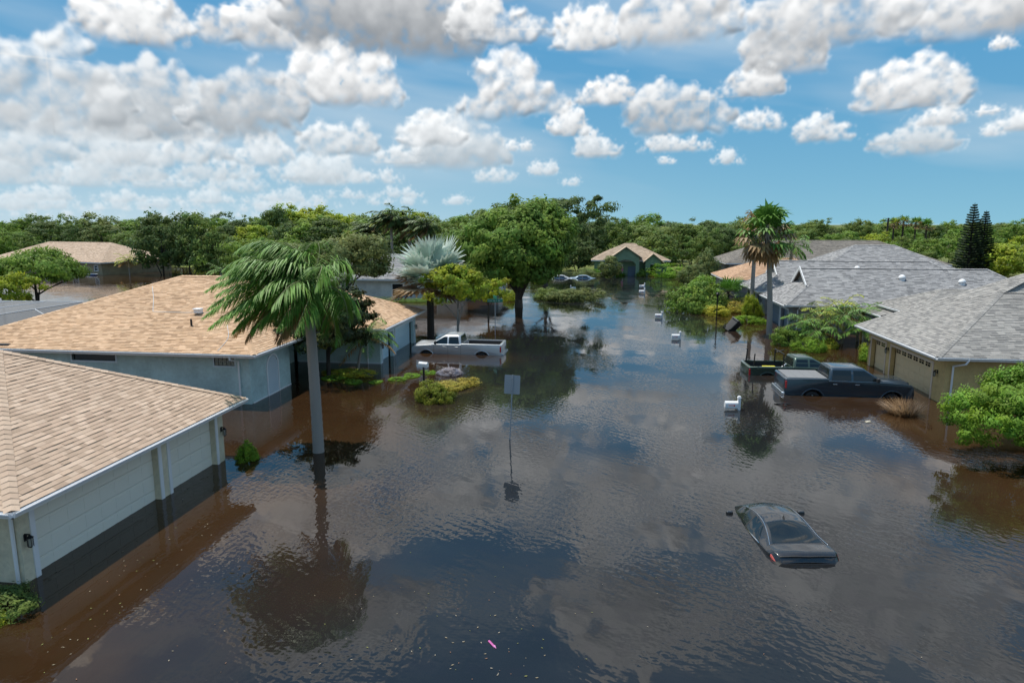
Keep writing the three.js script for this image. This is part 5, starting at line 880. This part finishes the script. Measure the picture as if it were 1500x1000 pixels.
    part(t, 'sill', new THREE.BoxGeometry(wheelbase - 2 * ar - 0.1, 0.09, 0.05).translate((fx + rx) / 2, bot + 0.03, sg * (hw - 0.02)), M.plastic);
  }
  part(t, 'grille', [new RoundedBoxGeometry(0.06, 0.36, wid - 0.75, 2, 0.02).translate(h - 0.012, hood - 0.32, 0), new RoundedBoxGeometry(0.1, 0.16, wid - 0.2, 2, 0.04).translate(h - 0.03, 0.62, 0)], M.plastic);
  part(t, 'rear_bumper', new RoundedBoxGeometry(0.2, 0.19, wid - 0.04, 3, 0.06).translate(-h - 0.06, 0.66, 0), chrome ? M.chrome : M.alloy);
  part(t, 'tailgate', new RoundedBoxGeometry(0.05, rail - 0.82, wid - 0.36, 2, 0.02).translate(-h - 0.005, (rail + 0.8) / 2, 0), body);
  if (cover) part(t, 'bed_cover', [new RoundedBoxGeometry(cab0 + h - 0.16, 0.04, wid - 0.2, 2, 0.015).translate((cab0 - h + 0.06) / 2, rail + 0.045, 0), ...[0.25, 0.5, 0.75].map((k) => new THREE.BoxGeometry(0.012, 0.006, wid - 0.24).translate(lerp(-h + 0.1, cab0 - 0.05, k), rail + 0.068, 0))], paint(0.17, 0.175, 0.18, 0.6));
  else part(t, 'bed_liner', [new THREE.BoxGeometry(cab0 + h - 0.2, 0.02, wid - 0.24).translate((cab0 - h) / 2 - 0.01, rail - 0.46, 0), ...[-1, 1].map((sg) => new THREE.BoxGeometry(cab0 + h - 0.2, 0.42, 0.012).translate((cab0 - h) / 2 - 0.01, rail - 0.25, sg * (hw - 0.118)))], M.rubber);
  return t;
}
// heading: angle of the nose from the street's right-hand side, counter-clockwise
{
  const t = pickup('silver_pickup', 'silver extended cab pickup facing the blue garage in the water', { body: carPaint(0.50, 0.515, 0.53, 0.5), cab0: -0.35, cab1: 1.45, roof: 1.87, doors: 2 });
  place(t, -9.2, 43.0, -0.67, Math.PI - 0.02);
}
{
  const t = pickup('dark_blue_pickup', 'dark blue crew cab pickup with covered bed nosed up to the ochre garage', { body: carPaint(0.018, 0.038, 0.058, 0.4), len: 5.9, wid: 2.05, cab0: -0.95, cab1: 1.38, roof: 1.95, belt: 1.32, hood: 1.27, rail: 1.4, cover: true, chrome: true });
  place(t, 11.85, 34.85, -0.6, 0.01);
}
{
  const t = pickup('green_pickup', 'dark green older pickup with black rack behind the blue pickup', { body: carPaint(0.03, 0.06, 0.042, 0.3), len: 5.6, wid: 1.88, cab0: -0.45, cab1: 1.3, roof: 1.76, belt: 1.22, hood: 1.1, rail: 1.22 });
  const b = (a, c, r = 0.035) => bar(new THREE.Vector3(...a), new THREE.Vector3(...c), r, 6);
  part(t, 'bed_rack', [b([-2.55, 1.2, 0.82], [-2.5, 1.95, 0.8]), b([-2.55, 1.2, -0.82], [-2.5, 1.95, -0.8]), b([-0.95, 1.2, 0.82], [-0.95, 1.95, 0.8]), b([-0.95, 1.2, -0.82], [-0.95, 1.95, -0.8]), b([-0.95, 1.95, -0.85], [-0.95, 1.95, 0.85]), b([-0.95, 1.75, -0.8], [-0.45, 1.9, -0.8])], M.black);
  part(t, 'bed_box', new RoundedBoxGeometry(0.7, 0.14, 0.4, 2, 0.03).translate(-1.6, 1.12, 0.45), paint(0.55, 0.5, 0.03, 0.6)); part(t, 'bed_tool', b([-1.25, 1.0, 0.7], [-0.7, 1.35, 0.5], 0.04), M.white);
  place(t, 10.85, 39.25, -0.78, 0.05);
}
// saloon car: one smooth skin over length and girth, its panes laid on the same skin
function sedan(name, label, body) {
  const t = thing(name, label, 'car'), Lc = 4.75;
  const key = (tab, x) => { for (let i = 0; i < tab.length - 1; i++) if (x <= tab[i + 1][0]) { const f = clamp((x - tab[i][0]) / (tab[i + 1][0] - tab[i][0])), s = f * f * (3 - 2 * f); return lerp(tab[i][1], tab[i + 1][1], lerp(f, s, 0.6)); } return tab[tab.length - 1][1]; };
  const topT = [[0, 0.90], [0.06, 1.04], [0.2, 1.095], [0.62, 1.115], [1.55, 1.41], [2.0, 1.455], [2.5, 1.45], [2.95, 1.36], [3.75, 1.03], [4.4, 0.92], [4.68, 0.78], [4.75, 0.62]];
  const belt = [[0, 0.80], [0.3, 0.98], [1.5, 0.975], [3.6, 0.93], [4.5, 0.80], [4.75, 0.56]], wide = [[0, 0.70], [0.12, 0.82], [0.5, 0.90], [1.5, 0.92], [3.5, 0.92], [4.3, 0.86], [4.65, 0.70], [4.75, 0.55]], roofW = [[0, 0.66], [0.3, 0.76], [0.65, 0.74], [1.2, 0.60], [1.7, 0.555], [2.6, 0.56], [3.1, 0.62], [3.75, 0.76], [4.4, 0.72], [4.75, 0.5]];
  const S = (x, s, lift = 0) => {                                       // s: 0 sill, 0.4 belt line, 0.8 roof rail, 1 middle line
    const tp = key(topT, x), b = Math.min(key(belt, x), tp - 0.02), w = key(wide, x), rw = Math.min(key(roofW, x), w - 0.02); let y, z;
    if (s < 0.4) { const f = s / 0.4; y = lerp(0.25, b, f); z = w - 0.06 * Math.pow(1 - f, 2) + 0.015 * Math.sin(f * Math.PI) - 0.02 * f; } else if (s < 0.8) { const f = (s - 0.4) / 0.4; y = lerp(b, tp - 0.07 * clamp((tp - b) / 0.4) - 0.01, f); z = lerp(w - 0.02, rw, Math.pow(f, 1.15)); } else { const f = (s - 0.8) / 0.2, ye = tp - 0.07 * clamp((tp - b) / 0.4) - 0.01; y = lerp(ye, tp, Math.sin(f * Math.PI / 2)); z = rw * (1 - f); }
    return new THREE.Vector3(x - Lc / 2, y, z);
  };
  const normalAt = (x, s) => { const e = 0.01, a = S(Math.min(x + e, Lc), s).sub(S(Math.max(x - e, 0), s)), b = S(x, Math.min(s + e, 1)).sub(S(x, Math.max(s - e, 0))); const n = b.cross(a).normalize(); const c = S(x, s); if (n.dot(new THREE.Vector3(0, c.y - 0.7, c.z)) < 0) n.negate(); return n; };
  const skin = (x0, x1, s0, s1, nx, ns, side, lift) => { const pos = [], idx = []; for (let i = 0; i <= nx; i++) for (let j = 0; j <= ns; j++) { const x = lerp(typeof x0 === 'function' ? x0(j / ns) : x0, typeof x1 === 'function' ? x1(j / ns) : x1, i / nx), s = lerp(s0, s1, j / ns), p = S(x, s); if (lift) p.addScaledVector(normalAt(x, s), lift); pos.push(p.x, p.y, p.z * side); } for (let i = 0; i < nx; i++) for (let j = 0; j < ns; j++) { const a = i * (ns + 1) + j, b = a + ns + 1; if (side > 0) idx.push(a, a + 1, b, a + 1, b + 1, b); else idx.push(a, b, a + 1, a + 1, b, b + 1); } const g = new THREE.BufferGeometry(); g.setAttribute('position', new THREE.Float32BufferAttribute(pos, 3)); g.setIndex(idx); g.computeVertexNormals(); return g; };
  const both = (x0, x1, s0, s1, nx, ns, lift) => { const a = skin(x0, x1, s0, s1, nx, ns, 1, lift), b = skin(x0, x1, s0, s1, nx, ns, -1, lift); return mergeVertices(join([a, b].map((g) => { g.deleteAttribute('normal'); g.computeVertexNormals(); return g; })), 1e-4); };
  { const g = both(0, Lc, 0, 1, 60, 36, 0); g.deleteAttribute('normal'); g.deleteAttribute('uv'); const m = mergeVertices(g, 1e-3); m.computeVertexNormals(); part(t, 'body', m, body); }
  const mid = (g) => { g.deleteAttribute('normal'); g.deleteAttribute('uv'); const m = mergeVertices(g, 1e-3); m.computeVertexNormals(); return m; };
  part(t, 'rear_window', mid(both((f) => 0.70 + 0.0 * f, (f) => 1.50, 0.825, 1, 12, 10, 0.004)), M.darkGlass); part(t, 'windshield', mid(both(2.92, 3.68, 0.825, 1, 12, 10, 0.004)), M.darkGlass);
  for (const sg of [-1, 1]) {
    part(t, 'side_window', skin((f) => lerp(1.02, 1.42, f), 2.0, 0.45, 0.765, 10, 8, sg, 0.005), M.darkGlass); part(t, 'side_window', skin(2.08, (f) => lerp(3.28, 2.72, f), 0.45, 0.765, 10, 8, sg, 0.005), M.darkGlass);
    part(t, 'window_trim', [skin((f) => lerp(0.98, 1.0, f), 3.3, 0.425, 0.445, 16, 1, sg, 0.008), tube([S(0.62, 0.80), S(1.0, 0.80), S(1.5, 0.80), S(2.2, 0.80), S(2.9, 0.80)].map((p) => { p.z *= sg; p.y += 0.006; return p; }), 0.009, 0.009, 5, 14)], M.chrome);
    part(t, 'mirror', [new RoundedBoxGeometry(0.11, 0.13, 0.2, 3, 0.045).translate(2.92 - Lc / 2, 1.075, sg * 1.03), new THREE.BoxGeometry(0.05, 0.04, 0.14).translate(2.95 - Lc / 2, 0.99, sg * 0.93)], body);
    part(t, 'tail_light', skin(0.03, 0.30, 0.37, 0.47, 6, 5, sg, 0.006), M.pinkLamp); part(t, 'door_handle', new RoundedBoxGeometry(0.18, 0.025, 0.03, 2, 0.01).translate(1.35 - Lc / 2, 0.9, sg * 0.925), M.chrome);
    wheel(t, 0.95 - Lc / 2, sg * 0.8, 0.33); wheel(t, 3.75 - Lc / 2, sg * 0.8, 0.33);
  }
  for (const sg of [-1, 1]) for (const [xs, s0, s1] of [[2.04, 0.02, 0.44], [0.98, 0.1, 0.42], [3.3, 0.02, 0.42]]) part(t, 'door_seam', skin(xs - 0.006, xs + 0.006, s0, s1, 1, 10, sg, 0.002), M.black);
  part(t, 'window_frame', [-1, 1].map((sg) => skin(2.0, 2.08, 0.45, 0.77, 2, 8, sg, 0.006)), M.plastic); part(t, 'roof_antenna', new THREE.ConeGeometry(0.05, 0.09, 8).scale(1.6, 1, 0.5).translate(1.62 - Lc / 2, 1.46, 0), M.plastic);
  part(t, 'trunk_seam', mid(both(0.655, 0.667, 0.78, 1, 1, 10, 0.003)), M.black);
  part(t, 'trunk_lip', tube([S(0.1, 0.78), S(0.06, 0.9), S(0.05, 1), S(0.06, 0.9).setZ(-S(0.06, 0.9).z), S(0.1, 0.78).setZ(-S(0.1, 0.78).z)].map((p) => p.add(new THREE.Vector3(-0.01, 0.005, 0))), 0.022, 0.022, 6, 20), M.plastic);
  return t;
}
{
  const s = sedan('black_sedan', 'black sedan sunk to its windows in the middle of the street', carPaint(0.008, 0.009, 0.011, 0.2));
  place(s, 4.86, 18.7, -1.025, Math.PI / 2 + 0.135); s.rotation.order = 'YXZ'; s.rotation.z = -0.062;
  const c = (px, py, mat, label, turn) => { const [x, z] = onGround(px, py), o = sedan('far_car', label, mat); place(o, x, z, -0.95, turn); return o; };
  c(822, 407, carPaint(0.4, 0.42, 0.44, 0.1), 'white car half under water behind the live oak', 0.15); c(856, 407, carPaint(0.18, 0.26, 0.33, 0.3), 'pale blue car half under water left of the green house', 0.1);
  for (const [px, lab] of [[1276, 'white car parked by the far trees, left of two'], [1303, 'white car parked by the far trees, right of two']]) { const [x] = atDepth(px, 368, 150), o = sedan('far_car', lab, carPaint(0.65, 0.65, 0.66, 0.1)); place(o, x, 128, 0.6, 0.1); o.position.x = atDepth(px, 368, 128)[0]; o.position.y = 2.1; o.position.y = landHeight(o.position.x, 128); }
}
console.log('vehicles done');

// ---------- street furniture and small things ----------
{ // speed-plate seen from behind, its post leaning a little
  const t = thing('road_sign', 'grey back of a rectangular road sign on a leaning post in the water', 'sign');
  part(t, 'post', [bar(new THREE.Vector3(-0.02, -1.2, 0), new THREE.Vector3(0.16, 2.56, 0), 0.028, 6)], M.galv);
  const s = new THREE.Shape(), w = 0.3, h = 0.37, r = 0.05; s.moveTo(-w + r, -h); s.lineTo(w - r, -h); s.quadraticCurveTo(w, -h, w, -h + r); s.lineTo(w, h - r); s.quadraticCurveTo(w, h, w - r, h); s.lineTo(-w + r, h); s.quadraticCurveTo(-w, h, -w, h - r); s.lineTo(-w, -h + r); s.quadraticCurveTo(-w, -h, -w + r, -h);
  part(t, 'plate', new THREE.ExtrudeGeometry(s, { depth: 0.006, bevelEnabled: false }).rotateZ(-0.04).translate(0.13, 2.17, -0.045), M.galv);
  part(t, 'bolt', [1, -1].map((k) => new THREE.CylinderGeometry(0.015, 0.015, 0.02, 8).rotateX(Math.PI / 2).translate(0.13 + k * 0.008, 2.17 + k * 0.24, 0.03)), M.chrome);
  place(t, -3.47, 25.1);
}
{
  const t = thing('street_name_sign', 'green street name sign on a slim metal pole in the water', 'sign'), green = paint(0.01, 0.22, 0.14, 0.4);
  part(t, 'pole', bar(new THREE.Vector3(0, -1.2, 0), new THREE.Vector3(0, 2.45, 0), 0.03, 8), M.galv);
  const blade = part(t, 'blade', new RoundedBoxGeometry(1.15, 0.23, 0.02, 2, 0.009).translate(0, 2.56, 0), green); part(t, 'cross_blade', new RoundedBoxGeometry(0.02, 0.23, 0.9, 2, 0.009).rotateY(0.35).translate(0, 2.82, 0), green);
  const R = mulberry(3), list = []; let x = -0.46; while (x < 0.42) { const w = 0.04 + R() * 0.03; list.push(new THREE.BoxGeometry(w * 0.4, 0.1 - R() * 0.03, 0.004).translate(x, 2.56, 0.0125)); x += w + (R() < 0.15 ? 0.07 : 0.02); }
  part(blade, 'lettering', list, M.white);
  place(t, -7.95, 50.1, 0, 0.1);
}
function mailbox(label, x, z, turn, s = 1) {
  const t = thing('mailbox', label, 'mailbox', undefined), sh = new THREE.Shape(); sh.moveTo(-0.11, 0); sh.lineTo(0.11, 0); sh.lineTo(0.11, 0.14); sh.absarc(0, 0.14, 0.11, 0, Math.PI, false); sh.lineTo(-0.11, 0);
  part(t, 'post', [new RoundedBoxGeometry(0.12, 1.9, 0.12, 2, 0.01).translate(0.16, -0.36, 0), new RoundedBoxGeometry(0.15, 0.04, 0.15, 2, 0.01).translate(0.16, 0.52, 0), new THREE.ConeGeometry(0.095, 0.08, 4).rotateY(Math.PI / 4).translate(0.16, 0.59, 0)], M.white);
  const b = part(t, 'box', new THREE.ExtrudeGeometry(sh, { depth: 0.52, bevelEnabled: true, bevelSize: 0.008, bevelThickness: 0.008, bevelSegments: 2, curveSegments: 10 }).rotateY(-Math.PI / 2).translate(0.1, 0.12, 0), M.white);
  part(b, 'door', new THREE.ExtrudeGeometry(sh, { depth: 0.012, bevelEnabled: false, curveSegments: 10 }).rotateY(-Math.PI / 2).translate(-0.43, 0.12, 0), M.white);
  part(t, 'arm', new RoundedBoxGeometry(0.62, 0.05, 0.1, 2, 0.01).translate(-0.12, 0.07, 0), M.white); part(t, 'flag', [new THREE.BoxGeometry(0.22, 0.018, 0.008).translate(-0.2, 0.22, 0.135), new THREE.BoxGeometry(0.05, 0.06, 0.008).translate(-0.07, 0.21, 0.136)], M.red);
  place(t, x, z, 0, turn, s); return t;
}
mailbox('white mailbox nearest the dark trucks, standing low in the water', 6.0, 30.7, 0.1, 1.05); mailbox('white mailbox standing beyond the floating bin, second along the street', 5.45, 49.7, 0.05); mailbox('white mailbox third along the street from the dark trucks', 5.08, 61.0, 0.05); mailbox('white mailbox fourth along the street, one of a close pair', 4.8, 82.7, 0.05, 1.1); mailbox('white mailbox fifth along the street, farther of a close pair', 5.2, 89.9, 0.05, 1.1); mailbox('white mailbox near the live oak, nearer of two', -3.72, 75.5, Math.PI, 1.05); mailbox('white mailbox near the live oak, farther of two', -3.82, 85.9, Math.PI, 1.05); mailbox('small white mailbox before the hedge of the green house', -0.15, 109.2, Math.PI, 1);
{
  const t = thing('mailbox', 'white mailbox on a black post above the clipped domes', 'mailbox'); part(t, 'post', new RoundedBoxGeometry(0.09, 1.9, 0.09, 2, 0.01).translate(0, -0.1, 0), M.black);
  const sh = new THREE.Shape(); sh.moveTo(-0.1, 0); sh.lineTo(0.1, 0); sh.lineTo(0.1, 0.13); sh.absarc(0, 0.13, 0.1, 0, Math.PI, false); sh.lineTo(-0.1, 0); part(t, 'box', new THREE.ExtrudeGeometry(sh, { depth: 0.5, bevelEnabled: true, bevelSize: 0.008, bevelThickness: 0.008, bevelSegments: 2 }).translate(0, 0.78, -0.25).rotateY(1.3), M.white); place(t, -9.3, 34.4);
}
{ // wheeled bin afloat on its side
  const t = thing('wheeled_bin', 'black wheeled bin tipped over and afloat near the far mailbox', 'bin'), b = new THREE.Matrix4();
  const body = loft([ring(-0.27, 0.27, 0.26, 0.05, 0), ring(-0.3, 0.32, 0.31, 0.05, 0.95)]); part(t, 'body', body, M.plastic);
  part(t, 'lid', [new RoundedBoxGeometry(0.7, 0.05, 0.68, 2, 0.02).translate(0.01, 0.985, 0), new THREE.CylinderGeometry(0.022, 0.022, 0.6, 8).rotateX(Math.PI / 2).translate(-0.37, 0.95, 0)], paint(0.05, 0.055, 0.06, 0.5));
  for (const s of [-1, 1]) part(t, 'wheel', new THREE.TorusGeometry(0.1, 0.035, 8, 18).translate(-0.27, 0.08, s * 0.27), M.rubber);
  t.position.copy(v(9.75, -0.05, 54.5)); t.rotation.set(0.5, 0.6, -0.95); t.scale.setScalar(1.1);
}
{ const t = thing('lamp_post', 'thin dark lamp post beside the yellow shrub', 'lamp post'); part(t, 'post', bar(new THREE.Vector3(0, -1, 0), new THREE.Vector3(0, 2.1, 0), 0.05, 8), M.iron); part(t, 'lantern', [new THREE.CylinderGeometry(0.13, 0.08, 0.3, 6).translate(0, 2.2, 0), new THREE.ConeGeometry(0.17, 0.14, 6).translate(0, 2.42, 0)], M.iron); place(t, 9.75, 59.9); }
{ // debris afloat beside the truck
  const t = thing('floating_board', 'dark curved strip of plastic afloat behind the dark blue pickup', 'debris'); part(t, 'strip', tube([new THREE.Vector3(-0.35, 0.01, 0), new THREE.Vector3(0, 0.07, 0.06), new THREE.Vector3(0.4, 0.01, 0.02)], 0.04, 0.02, 6, 8), M.plastic); part(t, 'clip', new RoundedBoxGeometry(0.12, 0.05, 0.08, 2, 0.02).translate(0.1, 0.02, 0.2), M.plastic); const [x, z] = onGround(1146, 592); place(t, x, z);
}
{ const [x, z] = onGround(720, 943), t = thing('pink_float', 'pink plastic scrap afloat on the near water', 'debris'); part(t, 'scrap', new THREE.CapsuleGeometry(0.02, 0.2, 4, 8).rotateZ(Math.PI / 2).scale(1, 0.6, 1.3), paint(0.4, 0.08, 0.27, 0.5)); part(t, 'tip', new THREE.ConeGeometry(0.03, 0.08, 8).rotateZ(-Math.PI / 2).translate(0.15, 0, 0), paint(0.6, 0.2, 0.45, 0.5)); place(t, x, z, 0.01, -0.9); }
{ const [x, z] = onGround(1272, 618), t = thing('pale_scrap', 'pale scrap of foam afloat in front of the dark blue pickup', 'debris'); part(t, 'scrap', new RoundedBoxGeometry(0.22, 0.04, 0.12, 2, 0.015), paint(0.6, 0.55, 0.42, 0.8)); part(t, 'rim', new RoundedBoxGeometry(0.14, 0.03, 0.07, 2, 0.012).translate(0.02, 0.025, 0), paint(0.55, 0.5, 0.4, 0.8)); place(t, x, z, 0.01, 0.4); }
{ // leaves and litter drifting on the near water
  const G = new Leaves(), R = mulberry(606), up = new THREE.Vector3(0, 1, 0);
  const drop = (px, py, s) => { const [x, z] = onGround(px, py), a = R() * 6.28, al = new THREE.Vector3(Math.cos(a), 0.12 * (R() - 0.5), Math.sin(a)).multiplyScalar(s), ac = new THREE.Vector3(-Math.sin(a), 0.15 * (R() - 0.5), Math.cos(a)).multiplyScalar(s * 0.42), c = [[0.2, 0.17, 0.11], [0.15, 0.16, 0.04], [0.17, 0.09, 0.05], [0.28, 0.25, 0.19]][R() * 4 | 0]; G.leaf(v(x, 0.012, z), al, ac, c, up, 0.6); };
  for (let k = 0; k < 60; k++) { const t = R(), px = lerp(60, 300, t) + (R() - 0.5) * 70, py = lerp(930, 690, t) + 20 + R() * 70; drop(px, py, 0.014 + R() * 0.02); }
  for (let k = 0; k < 45; k++) drop(240 + R() * 620, 860 + R() * 140, 0.012 + R() * 0.02);
  for (let k = 0; k < 24; k++) drop(650 + R() * 150, 900 + R() * 95, 0.014 + R() * 0.026);
  for (let k = 0; k < 60; k++) drop(420 + R() * 1000, 660 + R() * 330, 0.011 + R() * 0.014);
  const m = new THREE.Mesh(G.geometry(), new THREE.MeshStandardMaterial({ vertexColors: true, roughness: 0.8, side: THREE.DoubleSide })); m.name = 'floating_leaves'; m.userData = { kind: 'stuff', label: 'small leaves and litter drifting on the near water', category: 'leaf litter' }; scene.add(m);
}
{ const [x, y] = atDepth(1302, 319, 180), t = thing('utility_pole', 'dark utility pole rising over the far wood near the skyline palms', 'utility pole'); part(t, 'pole', new THREE.CylinderGeometry(0.22, 0.3, y, 8).translate(0, y / 2, 0), M.darkBark); part(t, 'cross_arm', new THREE.BoxGeometry(2.4, 0.18, 0.14).translate(0, y - 0.7, 0), M.darkBark); place(t, x, 180); }
{ const t = thing('garden_flag', 'pink garden flag on a stake before the green house', 'flag'); part(t, 'stake', bar(new THREE.Vector3(0, -1, 0), new THREE.Vector3(0, 1.55, 0), 0.025, 6), M.iron); part(t, 'cloth', new RoundedBoxGeometry(0.75, 0.75, 0.03, 2, 0.012).translate(0.36, 1.15, 0), paint(0.6, 0.16, 0.26, 0.8)); place(t, 2.4, 109.6); }
{ // kayak and bins by the lone house's back door
  const t = thing('kayak', 'small blue boat at the back door of the lone beige house', 'boat'); part(t, 'hull', new THREE.SphereGeometry(1, 16, 8, 0, 6.3, 1.57, 1.57).scale(1.5, 0.35, 0.4).translate(0, 0.3, 0), paint(0.03, 0.12, 0.32, 0.4)); part(t, 'rim', new THREE.TorusGeometry(1, 0.03, 6, 24).rotateX(Math.PI / 2).scale(1.5, 1, 0.4).translate(0, 0.3, 0), M.white); const [x, z] = onGround(133, 403); place(t, x, z, -0.08, -0.3);
}
for (const o of scene.children) o.traverse((m) => { if (m.isMesh) { m.castShadow = true; m.receiveShadow = true; } });
renderer.render(scene, camera);
